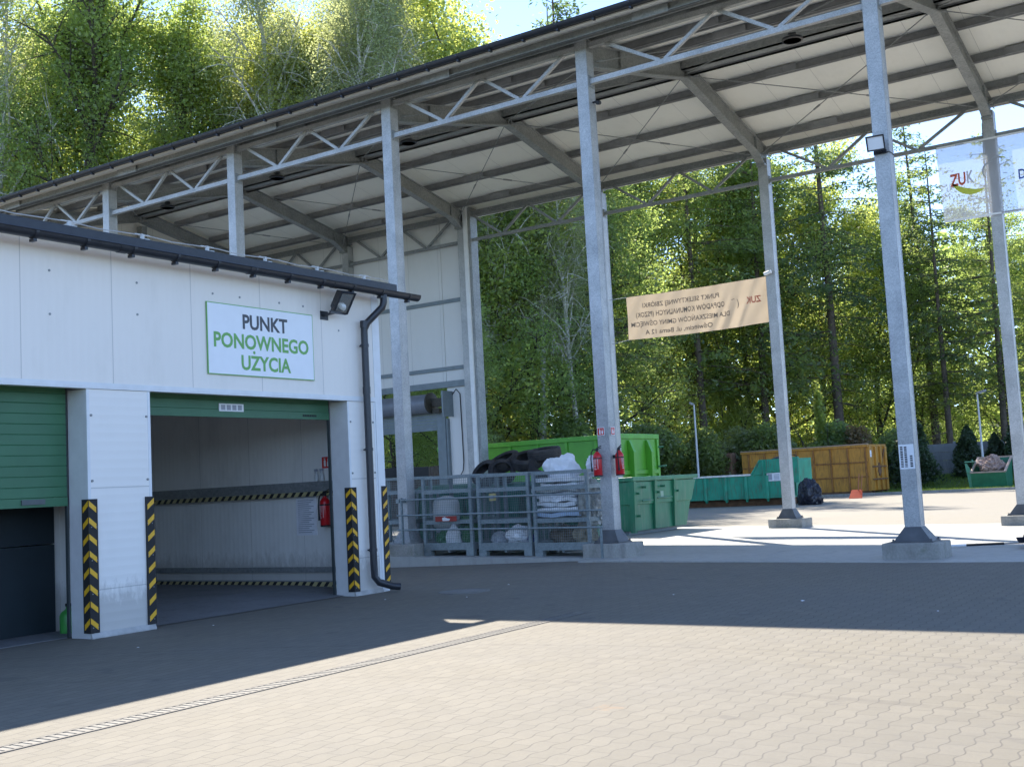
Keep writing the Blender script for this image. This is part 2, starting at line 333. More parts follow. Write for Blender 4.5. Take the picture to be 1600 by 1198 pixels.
# ------------------------------------------------------------------ mesh builder
WLOC = {}
class MB:
    def __init__(self): self.v = []; self.f = []; self.m = []
    def add(self, vs, fs, mi=0):
        o = len(self.v); self.v += [tuple(x) for x in vs]
        self.f += [tuple(i+o for i in f) for f in fs]; self.m += [mi]*len(fs)
    def box(self, x0, x1, y0, y1, z0, z1, mi=0):
        self.add([(x0,y0,z0),(x1,y0,z0),(x1,y1,z0),(x0,y1,z0),(x0,y0,z1),(x1,y0,z1),(x1,y1,z1),(x0,y1,z1)],
                 [(3,2,1,0),(4,5,6,7),(0,1,5,4),(1,2,6,5),(2,3,7,6),(3,0,4,7)], mi)
    def frustum(self, cx, cy, z0, z1, a0, b0, a1, b1, mi=0):
        self.add([(cx-a0,cy-b0,z0),(cx+a0,cy-b0,z0),(cx+a0,cy+b0,z0),(cx-a0,cy+b0,z0),(cx-a1,cy-b1,z1),(cx+a1,cy-b1,z1),(cx+a1,cy+b1,z1),(cx-a1,cy+b1,z1)],
                 [(3,2,1,0),(4,5,6,7),(0,1,5,4),(1,2,6,5),(2,3,7,6),(3,0,4,7)], mi)
    def prism(self, pts, vec, mi=0):
        n = len(pts); a = [Vector(p) for p in pts]; b = [p+Vector(vec) for p in a]
        self.add(a+b, [tuple(range(n-1,-1,-1)), tuple(range(n,2*n))]+[(i,(i+1)%n,(i+1)%n+n,i+n) for i in range(n)], mi)
    def bar(self, p, q, w, h, mi=0, up=(0,0,1)):
        p = Vector(p); q = Vector(q); d = (q-p).normalized(); up = Vector(up)
        if abs(d.dot(up)) > .99: up = Vector((0,1,0))
        s = d.cross(up).normalized(); u = s.cross(d)
        vs = [e + s*a*w/2 + u*c*h/2 for e in (p,q) for a, c in ((-1,-1),(1,-1),(1,1),(-1,1))]
        self.add(vs, [(3,2,1,0),(4,5,6,7),(0,1,5,4),(1,2,6,5),(2,3,7,6),(3,0,4,7)], mi)
    def tube(self, pts, rad, seg=8, mi=0, cap=True):
        pts = [Vector(p) for p in pts]; n = len(pts)
        rads = rad if isinstance(rad, (list, tuple)) else [rad]*n
        vs = []; prev = None
        for i, p in enumerate(pts):
            d = (pts[min(i+1,n-1)]-pts[max(i-1,0)]).normalized()
            if prev is None:
                a = Vector((0,0,1)) if abs(d.z) < .9 else Vector((1,0,0))
                s = d.cross(a).normalized()
            else: s = (prev - d*prev.dot(d)).normalized()
            prev = s; t = d.cross(s)
            for k in range(seg):
                an = 2*math.pi*k/seg
                vs.append(p + (s*math.cos(an)+t*math.sin(an))*rads[i])
        fs = [(i*seg+k, i*seg+(k+1)%seg, (i+1)*seg+(k+1)%seg, (i+1)*seg+k) for i in range(n-1) for k in range(seg)]
        if cap: fs += [tuple(range(seg-1,-1,-1)), tuple(range((n-1)*seg, n*seg))]
        self.add(vs, fs, mi)
    def lathe(self, prof, seg=20, mi=0, mat=None):
        mat = mat or Matrix.Identity(4); vs = []; n = len(prof)
        for r, z in prof:
            for k in range(seg):
                a = 2*math.pi*k/seg; vs.append(mat @ Vector((r*math.cos(a), r*math.sin(a), z)))
        fs = [(i*seg+k, i*seg+(k+1)%seg, (i+1)*seg+(k+1)%seg, (i+1)*seg+k) for i in range(n-1) for k in range(seg)]
        if prof[0][0] > 1e-4: fs.append(tuple(range(seg-1,-1,-1)))
        if prof[-1][0] > 1e-4: fs.append(tuple(range((n-1)*seg, n*seg)))
        self.add(vs, fs, mi)
    def poly(self, pts, mi=0): self.add(pts, [tuple(range(len(pts)))], mi)
    def text(self, body, origin, ux, uy, width=None, height=None, mi=0, bold=0.0, mirror=False, align='CENTER', depth=0.0):
        V, F = text_geo(body, bold)
        xs = [p[0] for p in V]; ys = [p[1] for p in V]
        w = max(xs)-min(xs); capb = min(ys)
        s = width/w if width else height/0.73
        sy = (height/0.73) if (height and width) else s
        ux = Vector(ux).normalized(); uy = Vector(uy).normalized(); o = Vector(origin)
        x0 = (min(xs)+max(xs))/2 if align == 'CENTER' else min(xs)
        nrm = ux.cross(uy)
        vs = [o + ux*((x-x0)*s*(-1 if mirror else 1)) + uy*(y*sy) + nrm*depth for x, y, z in V]
        self.add(vs, F, mi)
    def build(self, name, mats, parent=None, world=True, smooth=False, bevel=0, loc=None, flip=True):
        off = WLOC.get(parent.name, Vector()) if (parent and world) else (Vector(loc) if loc else Vector())
        me = bpy.data.meshes.new(name)
        me.from_pydata([tuple(Vector(p)-off) for p in self.v], [], self.f)
        mats = mats if isinstance(mats, (list, tuple)) else [mats]
        for m in mats: me.materials.append(m)
        if len(mats) > 1: me.polygons.foreach_set('material_index', self.m)
        if flip:
            bm = bmesh.new(); bm.from_mesh(me); bmesh.ops.recalc_face_normals(bm, faces=bm.faces); bm.to_mesh(me); bm.free()
        if smooth:
            me.polygons.foreach_set('use_smooth', [True]*len(me.polygons))
            try: me.set_sharp_from_angle(angle=R_(40))
            except Exception: pass
        o = bpy.data.objects.new(name, me); COL.objects.link(o)
        if parent: o.parent = parent
        elif loc: o.location = loc
        WLOC[o.name] = (WLOC.get(parent.name, Vector()) if parent else Vector(loc) if loc else Vector())
        if bevel:
            b = o.modifiers.new("bevel", 'BEVEL'); b.width = bevel; b.segments = 2; b.limit_method = 'ANGLE'; b.angle_limit = R_(50)
        return o

_TC = {}
def text_geo(body, bold):
    key = (body, bold)
    if key in _TC: return _TC[key]
    cu = bpy.data.curves.new("lettering_curve", 'FONT'); cu.body = body; cu.size = 1.0; cu.offset = bold; cu.resolution_u = 3
    cu.fill_mode = 'BOTH'
    ob = bpy.data.objects.new("lettering_curve", cu); COL.objects.link(ob)
    dg = bpy.context.evaluated_depsgraph_get(); dg.update()
    me = bpy.data.meshes.new_from_object(ob.evaluated_get(dg))
    V = [tuple(v.co) for v in me.vertices]; F = [tuple(p.vertices) for p in me.polygons]
    bpy.data.objects.remove(ob); bpy.data.curves.remove(cu); bpy.data.meshes.remove(me)
    _TC[key] = (V, F); return V, F

def tag(o, label=None, cat=None, group=None, kind=None):
    if label: o['label'] = label
    if cat: o['category'] = cat
    if group: o['group'] = group
    if kind: o['kind'] = kind
    return o
def thing(name, loc, label, cat, group=None, rz=0.0, rot=None):
    o = bpy.data.objects.new(name, None); COL.objects.link(o); o.location = loc
    o.empty_display_size = 0.2
    o.rotation_euler = rot if rot else (0, 0, rz)
    WLOC[o.name] = Vector(loc); return tag(o, label, cat, group)
def copy_tree(o, parent=None):
    c = o.copy(); COL.objects.link(c)
    if parent: c.parent = parent
    for ch in [x for x in o.children]: copy_tree(ch, c)
    return c
def sstep(a, b, x):
    t = max(0.0, min(1.0, (x-a)/(b-a))); return t*t*(3-2*t)
def lerp_tab(tab, x):
    if x <= tab[0][0]: return tab[0][1]
    for (a, va), (b, vb) in zip(tab, tab[1:]):
        if x <= b: return va+(vb-va)*(x-a)/(b-a)
    return tab[-1][1]
def zslab(x): return -0.0140*max(-26, min(0, x))
PROF = [(-26,-.06),(-10,-.06),(-5.2,.045),(0,-.004)]
def zg(x, y):
    if y < 4: return sstep(-6, -0.9, y)*lerp_tab(PROF, x)
    return (zslab(x)-.02)*(1-sstep(9.5, 22, y))
# ------------------------------------------------------------------ ground
def grid_sheet(name, xs, ys, zf, mat, kind='structure'):
    mb = MB(); nx, ny = len(xs), len(ys)
    vs = [(x, y, zf(x, y)) for y in ys for x in xs]
    fs = [(j*nx+i, j*nx+i+1, (j+1)*nx+i+1, (j+1)*nx+i) for j in range(ny-1) for i in range(nx-1)]
    mb.add(vs, fs); o = mb.build(name, mat, smooth=True, flip=False); return tag(o, kind=kind)
def bankz(x, y): return 0.75*sstep(43.0, 53, y + 0.12*x)
def hillz(x, y):
    d = math.hypot(x-4.8, y+18.2)
    return -0.12 + 10*sstep(85, 190, d)
tag(grid_sheet("forest_ground", [-400+20*i for i in range(41)], [-300+20*i for i in range(41)], hillz, SOIL), 'brown forest soil rising behind the trees', 'ground')
xs = [-60, -40, -32, -26, -24] + [-23+i for i in range(0, 19)] + [-3, -2, -1, 0, 2, 6, 12, 30]
ysl = [-40, -30, -20, -14, -10, -8] + [-7+0.5*i for i in range(0, 34)] + [11, 13, 16, 20, 26, 34, 44]
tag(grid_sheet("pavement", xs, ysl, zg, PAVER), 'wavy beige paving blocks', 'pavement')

# concrete slab under the canopy
mb = MB()
def slab_piece(x0, x1, y0, y1):
    a, b = zslab(x0), zslab(x1)
    mb.add([(x0,y0,-.4),(x1,y0,-.4),(x1,y1,-.4),(x0,y1,-.4),(x0,y0,a),(x1,y0,b),(x1,y1,b),(x0,y1,a)],
           [(3,2,1,0),(4,5,6,7),(0,1,5,4),(1,2,6,5),(2,3,7,6),(3,0,4,7)])
slab_piece(-23.6, -5.55, -.42, 9.5)
xb = [-5.542, -2.6, 0.2, 3.0, 6.0, 12.0]
for a, b in zip(xb, xb[1:]):
    for c, d in ((-.86, 3.0), (3.01, 6.2), (6.21, 9.5)): slab_piece(a, b-.01, c, d)
tag(mb.build("concrete_slab", SLAB), 'pale concrete floor slab under the canopy', 'slab', kind='structure')

# grass bank at the back
def bank_sheet():
    xs = [-36+1.5*i for i in range(45)]; ys = [40.8+0.8*i for i in range(24)]
    return grid_sheet("grass_bank", xs, ys, lambda x, y: 0.02 + bankz(x, y), SOIL)
tag(bank_sheet(), 'grassy soil bank behind the yard', 'bank')
rng = np.random.default_rng(5)
nb = 52000
gx = rng.uniform(-24, 6, nb); gy = rng.uniform(41.0, 54, nb)
vs = np.zeros((nb, 3, 3))
h = rng.uniform(.05, .16, nb); an = rng.uniform(0, 2*math.pi, nb); ww = rng.uniform(.012, .03, nb)
zb = np.array([bankz(x, y)+.02 for x, y in zip(gx, gy)])
vs[:,0] = np.stack([gx-np.cos(an)*ww, gy-np.sin(an)*ww, zb], 1)
vs[:,1] = np.stack([gx+np.cos(an)*ww, gy+np.sin(an)*ww, zb], 1)
vs[:,2] = np.stack([gx+rng.normal(0,.05,nb), gy+rng.normal(0,.05,nb), zb+h], 1)
def soup(name, V, mat, parent=None, smooth=False):
    """V: (n, k, 3) separate k-gons as one mesh"""
    n, k, _ = V.shape; me = bpy.data.meshes.new(name)
    me.vertices.add(n*k); me.vertices.foreach_set('co', V.astype(np.float32).ravel())
    me.loops.add(n*k); me.loops.foreach_set('vertex_index', np.arange(n*k, dtype=np.int32))
    me.polygons.add(n); me.polygons.foreach_set('loop_start', np.arange(0, n*k, k, dtype=np.int32))
    me.polygons.foreach_set('loop_total', np.full(n, k, dtype=np.int32))
    me.update(); me.validate(); me.materials.append(mat)
    o = bpy.data.objects.new(name, me); COL.objects.link(o)
    if parent: o.parent = parent
    return o
tag(soup("grass", vs, GRASSM), 'short bright grass on the bank behind the yard', 'grass', kind='stuff')
mb = MB()
mb.bar((-24, 40.75, .05), (6, 40.75, .05), .10, .16); tag(mb.build("kerb", CONC), 'low concrete kerb along the grass bank', 'kerb', kind='structure')

# drain channel and manhole
mb = MB(); t = thing("drain_channel", (-1.75, -9, 0), 'long slotted metal drain channel across the sunlit paving', 'drain')
mb.box(-1.845, -1.815, -16, -7.2, -.02, .006); mb.box(-1.685, -1.655, -16, -7.2, -.02, .006)
mb.build("channel_edge", plain("worn_channel_edge", (0.13,0.12,0.105), .85, 0, .2, 6), t)
mb = MB(); mb.box(-1.812, -1.688, -16, -7.2, .0005, .0015, 1)
y = -16
while y < -7.25:
    mb.box(-1.812, -1.688, y, y+.034, .002, .005, 0); y += .062
mb.build("grating", [plain("worn_grating", (0.17, 0.16, 0.14), 0.8, 0.0, 0.2, 9), DARK], t)
mb = MB(); z0 = zg(-4.78, -5.23)
mb.lathe([(.36, z0-.03), (.36, z0+.006), (.33, z0+.008), (.33, z0+.004), (.31, z0+.004), (.0, z0+.007)], 32, 0, Matrix.Translation((-4.78, -5.23, 0)))
tag(mb.build("manhole_cover", concrete("cover_concrete", (0.15,0.145,0.135), (0.21,0.205,0.19)), smooth=False), 'round concrete manhole cover in the shaded paving', 'manhole cover')

# ------------------------------------------------------------------ canopy
FX = [-23.62, -19.18, -14.65, -10.0, -5.30, 0.0, 5.2]
RY = 8.87; KY = 4.44
CW, CD = .233, .25
can = thing("canopy_building", (-10, 4.4, 0), 'long galvanised steel canopy with white gabled roof over the concrete slab', 'canopy')
def rtop(y): return 9.50 + .21*(y if y < KY else 2*KY-y)          # top of the rafters
def column(x, y, front=True, footing=True, z0=None):
    zs = zslab(x) if z0 is None else z0
    zt = zs + (.25 if front else .22)
    mb = MB(); top = 9.58 if front else 9.2
    hw, hd = CW/2, CD/2
    mb.box(x-hw, x+hw, y-hd, y+hd, zt+.2, top)
    # ridge of the open profile: slim flange lips on the side faces
    for s in (-1, 1):
        for yy in (y-hd+.012, y+hd-.012):
            mb.box(x+s*hw-(.004 if s < 0 else -.0015), x+s*hw+(.004 if s > 0 else -.0015), yy-.012, yy+.012, zt+.24, top-.02)
    c = mb.build("column", GALV, can, bevel=.006)
    bw = .29 if x > -1 else .235
    mb = MB(); mb.frustum(x, y, zt, zt+.23, bw, .22, hw+.006, hd+.006)
    mb.box(x-bw-.02, x+bw+.02, y-.24, y+.24, zt-.004, zt+.016)
    for sx in (-1, 1):
        for sy in (-1, 1): mb.lathe([(.018, zt+.016), (.018, zt+.05), (0, zt+.052)], 6, 0, Matrix.Translation((x+sx*(bw-.01), y+sy*.225, 0)))
    mb.build("column_base", BASEM if x > -8 else GALVD, c)
    mb = MB(); 
    if footing:
        mb.box(x-.43, x+.43, y-.36, y+.36, -.35, zt-.004)
        mb.build("footing", CONC, c, bevel=.02)
    # bolted connector plates where the truss meets the column
    zc = 8.77 if front else 8.64
    for sd in (-1, 1):
        for z in (zc, (9.46 if front else 9.37)):
            mb = MB(); mb.box(x+sd*(hw+.002)-(.01 if sd < 0 else 0), x+sd*(hw+.002)+(.01 if sd > 0 else 0), y-.1, y+.1, z-.11, z+.11)
            for dz in (-.07, .07): mb.tube([(x+sd*(hw+.001), y-.07, z+dz), (x+sd*(hw+.045), y-.07, z+dz)], .016, 6)
            mb.build("connector_plate", GALVD, c)
    return c
for i, x in enumerate(FX[:6]):
    column(x, 0, True, True)
for i, x in enumerate(FX[:6]):
    column(x, RY, False, True)
column(5.2, RY, False, True); column(5.2, 0, True, True)

# rafters: I-section following the gable
for i, x in enumerate(FX):
    mb = MB(); dm = .34
    low = lambda y: rtop(y)-.36
    prof = [(.10, rtop(.10)), (KY, rtop(KY)), (RY+.12, rtop(RY+.12)), (RY+.12, low(RY)-.10), (RY-.22, low(RY)-.10), (RY-.62, low(RY-.62)), (KY, low(KY)), (3.0, low(3.0)-.03), (.10, low(.10)-.06)]
    mb.prism([(x-.045, a, b) for a, b in prof], (.09, 0, 0))
    bot = prof[3:]
    for (a, b), (c, d) in zip(bot, bot[1:]): mb.bar((x, a, b), (x, c, d), .20, .028)
    for (a, b), (c, d) in zip(prof[:2], prof[1:3]): mb.bar((x, a, b-.012), (x, c, d-.012), .20, .024)
    for y in (KY-.06, KY+.06, RY-.64, 1.3): mb.box(x-.095, x+.095, y-.008, y+.008, low(y)+.01 if y < RY-.7 else low(y), rtop(y)-.03)
    # end plates
    mb.box(x-.11, x+.11, RY-.26, RY-.16+.3, low(RY)-.15, low(RY)-.10)
    mb.build("rafter", GALVD, can)

X0, X1 = -23.9, 6.0
# purlins
PY = [-.55, .35, 1.65, 3.0, 4.22, 4.66, 5.85, 7.25, 8.5, 9.25]
for k, y in enumerate(PY):
    mb = MB(); z = rtop(y); hgt = .17
    if k == 4 or k == 5:                                   # deep ridge purlins
        mb.box(X0+.2, X1-.1, y-.045, y+.045, z-.20, z+.16)
        mb.box(X0+.2, X1-.1, y-.045, y+.12 if k == 4 else y+.045, z-.20, z-.19)
    else:
        mb.box(X0+.2, X1-.1, y-.02, y+.02, z, z+hgt)
        mb.box(X0+.2, X1-.1, y-.075, y+.075, z, z+.012)
        mb.box(X0+.2, X1-.1, y-.075, y-.068, z, z+.03); 
        for xx in np.arange(X0+1.5, X1-1, 4.7): mb.box(xx-.35, xx+.35, y-.082, y-.0755, z-.003, z+hgt*.93)
    mb.build("purlin", GALVD if k in (0, 1, 4) else PURL, can)
mb = MB(); mb.box(X0+.2, X1-.1, 4.268, 4.612, rtop(4.22)-.16, rtop(4.22)-.14); mb.build("ridge_plate", GALVD, can)
# roof sheets
mb = MB(); th = .10
def zu(y): return rtop(y)+.172
ye0, ye1 = -.92, 9.62
mb.prism([(X0, ye0, zu(ye0)), (X0, KY, zu(KY)), (X0, KY, zu(KY)+th), (X0, ye0, zu(ye0)+th)], (X1-X0, 0, 0))
mb.prism([(X0, KY+.002, zu(KY)), (X0, ye1, zu(ye1)), (X0, ye1, zu(ye1)+th), (X0, KY+.002, zu(KY)+th)], (X1-X0, 0, 0))
roof = mb.build("roof", PAN_ROOF, can)
mb = MB()                                                   # dark sheet on top of the panels and eave edge
for a, b in ((ye0-.03, KY), (KY+.002, ye1+.03)):
    mb.prism([(X0-.02, a, zu(a)+th+.004), (X0-.02, b, zu(b)+th+.004), (X0-.02, b, zu(b)+th+.03), (X0-.02, a, zu(a)+th+.03)], (X1-X0+.04, 0, 0))
mb.box(X0-.02, X1+.02, ye0-.03, ye0-.004, zu(ye0)+.02, zu(ye0)+th+.003)
mb.box(X0-.045, X0-.021, ye0-.03, ye0+.01, zu(ye0)-.02, zu(ye0)+th)
mb.build("roof_sheet", ANTH, roof)
mb = MB(); mb.box(X0+.02, X1-.02, ye1-.002, ye1+.018, zu(ye1)-.02, zu(ye1)+th); mb.build("rear_eave_trim", WHITE, roof)
# gutter along the front eave
gy_, gz_ = ye0-.11, zu(ye0)+.075
def halfpipe(mb, x0, x1, y, z, r, along='x', seg=10, th=.008):
    pts = []
    for rr in (r, r-th):
        row = [(y+rr*math.cos(math.pi+math.pi*k/seg), z+rr*math.sin(math.pi+math.pi*k/seg)) for k in range(seg+1)]
        pts.append(row)
    prof = pts[0]+pts[1][::-1]
    mb.prism([(x0, a, b) if along == 'x' else (a, x0, b) for a, b in prof], (x1-x0, 0, 0) if along == 'x' else (0, x1-x0, 0))
mb = MB(); halfpipe(mb, X0-.1, X1+.1, gy_, gz_, .078)
mb.tube([(X0-.1, gy_-.078, gz_+.002), (X1+.1, gy_-.078, gz_+.002)], .011, 6)
gut = mb.build("gutter", ANTH, can, smooth=True)
xx = X0+.3
while xx < X1:
    mb = MB(); 
    halfpipe(mb, xx-.02, xx+.02, gy_, gz_-.002, .086)
    mb.box(xx-.02, xx+.02, gy_-.035, gy_+.045, gz_-.118, gz_-.084)
    mb.build("gutter_bracket", ANTH, gut); xx += .735
# trusses
def truss(xa, xb, y, zb, zt, mat, rear=False):
    hw = CW/2
    a, b = xa+hw+.01, xb-hw-.01; L = b-a
    e = bpy.data.objects.new("truss", None); COL.objects.link(e); e.parent = can; WLOC[e.name] = WLOC[can.name]
    s = .095 if not rear else .085
    mb = MB(); mb.box(a, b, y-s/2, y+s/2, zb-s/2, zb+s/2); mb.build("bottom_chord", mat, e)
    mb = MB(); mb.box(a, b, y-s/2, y+s/2, zt-s/2, zt+s/2); mb.build("top_chord", mat, e)
    T = [.07, .29, .5, .71, .93]
    for k in range(4):
        z0, z1 = (zt, zb) if k % 2 == 0 else (zb, zt)
        o0 = .012 if k % 2 else .0; 
        p = Vector((a+L*T[k]+(.05 if k % 2 or k == 2 else 0), y, z0+(-s/2 if z0 == zt else s/2)))
        q = Vector((a+L*T[k+1]-(.05 if k < 3 else 0), y, z1+(-s/2 if z1 == zt else s/2)))
        mb = MB(); mb.bar(p, q, .062, .062, up=(0, 1, 0)); mb.build("diagonal", mat, e)
for i in range(6): truss(FX[i], FX[i+1], 0, 8.77, 9.46, GALV)
for i in range(6): truss(FX[i], FX[i+1], RY, 8.64, 9.37, GALVD, True)
mb = MB(); mb.box(X0+.3, X1-.1, RY-.06, RY+.06, 9.416, 9.49); mb.build("eave_beam", GALVD, can)
# wind-brace rods, a cross in every bay on both slopes
for i in range(6):
    for (ya, yb) in ((KY+.05, RY-.25), (.35, KY-.05)):
        za, zb_ = rtop(ya)-.30, rtop(yb)-.30
        for xa, xc in ((FX[i]+.06, FX[i+1]-.06), (FX[i+1]-.06, FX[i]+.06)):
            dz = 0 if xa < xc else .03
            mb = MB(); p = Vector((xa, ya, za+dz)); q = Vector((xc, yb, zb_+dz))
            mb.tube([p, q], .011, 6)
            d = (q-p).normalized(); md = p+(q-p)*.62
            mb.tube([md-d*.12, md+d*.12], .022, 6); mb.tube([p, p+d*.16], .022, 6); mb.tube([q-d*.14, q], .020, 6)
            mb.build("brace_rod", GALVD, can)
# gable wall at the far left end
mb = MB()
gx0 = X0+.10
prof = [(-.12, -.3), (9.1, -.3), (9.1, rtop(9.1)+.14), (KY, rtop(KY)+.14), (-.12, rtop(-.12)+.14)]
mb.prism([(gx0, a, b) for a, b in prof], (.10, 0, 0)); mb.build("end_wall", PAN_WALLY, can)
mb = MB(); mb.box(FX[0]-.02, FX[0]+.2, KY-.1, KY+.1, -.2, 9.9); mb.build("gable_post", GALVD, can)
# rear wall with roller-door opening
WY = RY+.135
mb = MB()
for (a, b, c, d) in ((X0+.22, -19.6, -.3, 9.66), (-19.58, -15.62, 4.60, 9.66), (-15.60, -14.53, -.3, 9.66)):
    mb.box(a, b, WY, WY+.1, c, d)
rw = mb.build("rear_wall", PAN_WALL, can)
mb = MB()
mb.box(-14.525, -14.40, WY-.30, WY+.16, -.2, 9.66); mb.box(-14.68, -14.53, WY+.101, WY+.16, -.2, 9.66)
mb.build("corner_trim", WHITE, rw)
mb = MB(); mb.box(-14.395, -14.30, WY-.24, WY+.1, -.1, 9.6); mb.build("corner_post", GALVD, rw)
for z, hh in ((4.98, .11), (6.98, .11)):
    mb = MB(); mb.box(X0+.3, -14.69, WY-.07, WY-.003, z-hh/2, z+hh/2); mb.build("girt", GALVP, rw)
mb = MB(); mb.box(-19.8, -14.69, WY-.12, WY-.003, 4.42, 4.60); mb.build("door_lintel", GALVP, rw)
# roller door of the canopy: drum, curtain, motor, guide
rd = bpy.data.objects.new("roller_door", None); COL.objects.link(rd); rd.parent = can; WLOC[rd.name] = WLOC[can.name]
mb = MB(); Mx = Matrix.Translation((-19.4, WY-.36, 3.98)) @ Matrix.Rotation(math.pi/2, 4, 'Y')
mb.lathe([(.28, 0), (.28, 3.42)], 28, 0, Mx)
mb.build("drum", plain("grey_roller_curtain", (0.20, 0.22, 0.26), 0.4, 0.2, 0.08), rd, smooth=True)
mb = MB(); 
for k in range(6): mb.box(-19.5, -15.95, WY-.12, WY-.09, 3.30+k*.09, 3.30+k*.09+.082)
mb.box(-19.5, -15.95, WY-.13, WY-.085, 3.18, 3.295); mb.build("curtain", GALVP, rd)
mb = MB(); Mx = Matrix.Translation((-15.97, WY-.36, 3.98)) @ Matrix.Rotation(math.pi/2, 4, 'Y')
mb.lathe([(.31, 0), (.31, .06), (.22, .07), (.10, .08), (.10, .2)], 20, 0, Mx)
mb.box(-15.85, -15.5, WY-.46, WY-.22, 3.86, 4.1); mb.box(-15.86, -15.6, WY-.44, WY-.25, 3.68, 3.8)
mb.build("motor", [plain("oily_motor", (0.05, 0.045, 0.035), 0.5, 0.3, 0.4, 20)], rd)
mb = MB(); mb.box(-15.46, -15.40, WY-.5, WY-.003, 3.55, 4.3); mb.build("motor_bracket", GALVP, rd)
mb = MB(); mb.box(-15.93, -15.625, WY-.15, WY-.07, -.15, 3.7); mb.box(-15.62, -15.56, WY-.12, WY-.003, -.15, 3.5); mb.build("guide_rail", GALVP, rd)
mb = MB(); mb.tube([(-15.4, WY-.03, 4.2), (-15.25, WY-.04, 4.35), (-15.12, WY-.03, 4.2), (-15.1, WY-.03, 2.2), (-15.12, WY-.05, 1.95), (-15.2, WY-.1, 1.8)], .014, 6); mb.build("cable", BLACK, rd)

# ------------------------------------------------------------------ garage
GX = -6.16; GY1 = -5.19; GY0 = -15.2; ZF = 2.77
gar = thing("garage_building", (GX, -7.6, 0), 'white sandwich panel garage with two green roller doors', 'garage')
mb = MB(); mb.box(GX-.10, GX, GY0, GY1, ZF, 4.36)
for y in np.arange(-11.02-2*1.152, -5.3, 1.152):
    for dy in (.35, .80):
        for z in (ZF+.03, 3.72+.18*math.sin(dy*9+y), 4.02):
            if z > 3 and dy > .5 and int(y*3) % 2: continue
            mb.tube([(GX-.004, y+dy, z), (GX+.007, y+dy, z)], .015, 6, 1)
fas = mb.build("fascia", [PAN_FAS, GALVD], gar)
mb = MB(); mb.box(GX-.10, GX+.012, GY0, GY1-.14, ZF-.022, ZF-.003); mb.box(GX+.003, GX+.014, GY0, GY1-.14, ZF-.003, ZF+.045); mb.build("fascia_trim", WHITE, fas)
def pillar(y0, y1, jl=True, jr=True):
    mb = MB(); mb.box(GX-.05, GX-.004, y0+.012, y1-.012, 0.0, ZF-.026)
    mb.box(GX-.32, GX-.052, y0+.02, y1-.02, 0, ZF-.03)
    for z in (2.45, 1.72):
        for y in (y0+.055, y1-.055): mb.tube([(GX-.006, y, z), (GX+.006, y, z)], .015, 6, 1)
    p = mb.build("pillar", [PAN_PIL, GALVD], gar)
    mb = MB(); mb.box(GX-.34, GX-.002, y0, y0+.011, 0, ZF-.025); mb.box(GX-.34, GX-.002, y1-.011, y1, 0, ZF-.025)
    mb.build("jamb", JAMB, p)
    mb = MB(); mb.box(GX-.012, GX+.001, y0-.001, y0+.035, .07, ZF-.026); mb.box(GX-.012, GX+.001, y1-.035, y1+.001, .07, ZF-.026)
    mb.build("edge_flashing", WHITE, p); mb = MB()
    mb.prism([(GX-.003, y0, .0), (GX+.03, y0, .0), (GX+.03, y0, .012), (GX+.004, y0, .065), (GX-.003, y0, .065)], (0, y1-y0, 0)); mb.build("sill_flashing", plain("dirty_sill", (.42,.41,.39), .6, 0, .2, 8), p)
    return p
pillar(-10.23, -9.37); pillar(-5.94, -5.345); pillar(-15.2, -13.9)
mb = MB(); mb.box(GX-.14, GX+.006, GY1-.150, GY1+.004, .0, 4.30); mb.build("corner_flashing", WHITE, gar)
# walls and roof behind the front
mb = MB(); mb.box(-13.0, GX-.34, -5.335, GY1-.01, -.02, 4.25); mb.build("side_wall", PAN_IN, gar)
mb = MB(); mb.box(-13.1, -13.0, GY0, GY1, -.02, 4.25); mb.build("back_wall", PAN_IN, gar)
mb = MB(); mb.box(-12.99, -7.36, -9.86, -9.74, -.02, 4.25); mb.box(-7.355, GX-.34, -9.77, -9.74, -.02, 4.25); mb.build("partition_wall", PAN_IN, gar)
mb = MB(); mb.box(-12.99, GX-.34, GY0, GY0+.1, -.02, 4.25); mb.build("side_wall", PAN_IN, gar)
mb = MB(); mb.prism([(GX+.22, GY0-.1, 4.375), (-13.2, GY0-.1, 4.70), (-13.2, GY0-.1, 4.80), (GX+.22, GY0-.1, 4.475)], (0, GY1-GY0+.22, 0)); gr = mb.build("roof", PAN_FAS, gar)
mb = MB(); mb.prism([(GX+.24, GY0-.12, 4.479), (-13.2, GY0-.12, 4.804), (-13.2, GY0-.12, 4.815), (GX+.24, GY0-.12, 4.49)], (0, GY1-GY0+.3, 0)); mb.box(GX+.222, GX+.24, GY0-.1, GY1+.18, 4.38, 4.478); mb.build("roof_sheet", ANTH, gr)
mb = MB(); mb.box(-12.99, GX-.35, -9.73, -5.34, 2.98, 3.02); mb.box(-12.99, GX-.35, GY0+.11, -9.87, 2.98, 3.02); mb.build("ceiling", PAN_IN, gar)
mb = MB()
mb.add([(-12.99,-9.73,.10),(-7.6,-9.73,.10),(-7.6,-5.34,.10),(-12.99,-5.34,.10),(-6.35,-9.73,.008),(-6.35,-5.34,.008)], [(0,1,2,3),(1,4,5,2)])
mb.box(-12.99, GX-.4, GY0+.11, -9.87, .003, .01)
mb.build("floor", concrete("garage_floor", (0.13, 0.13, 0.13), (0.2, 0.2, 0.2)), gar)
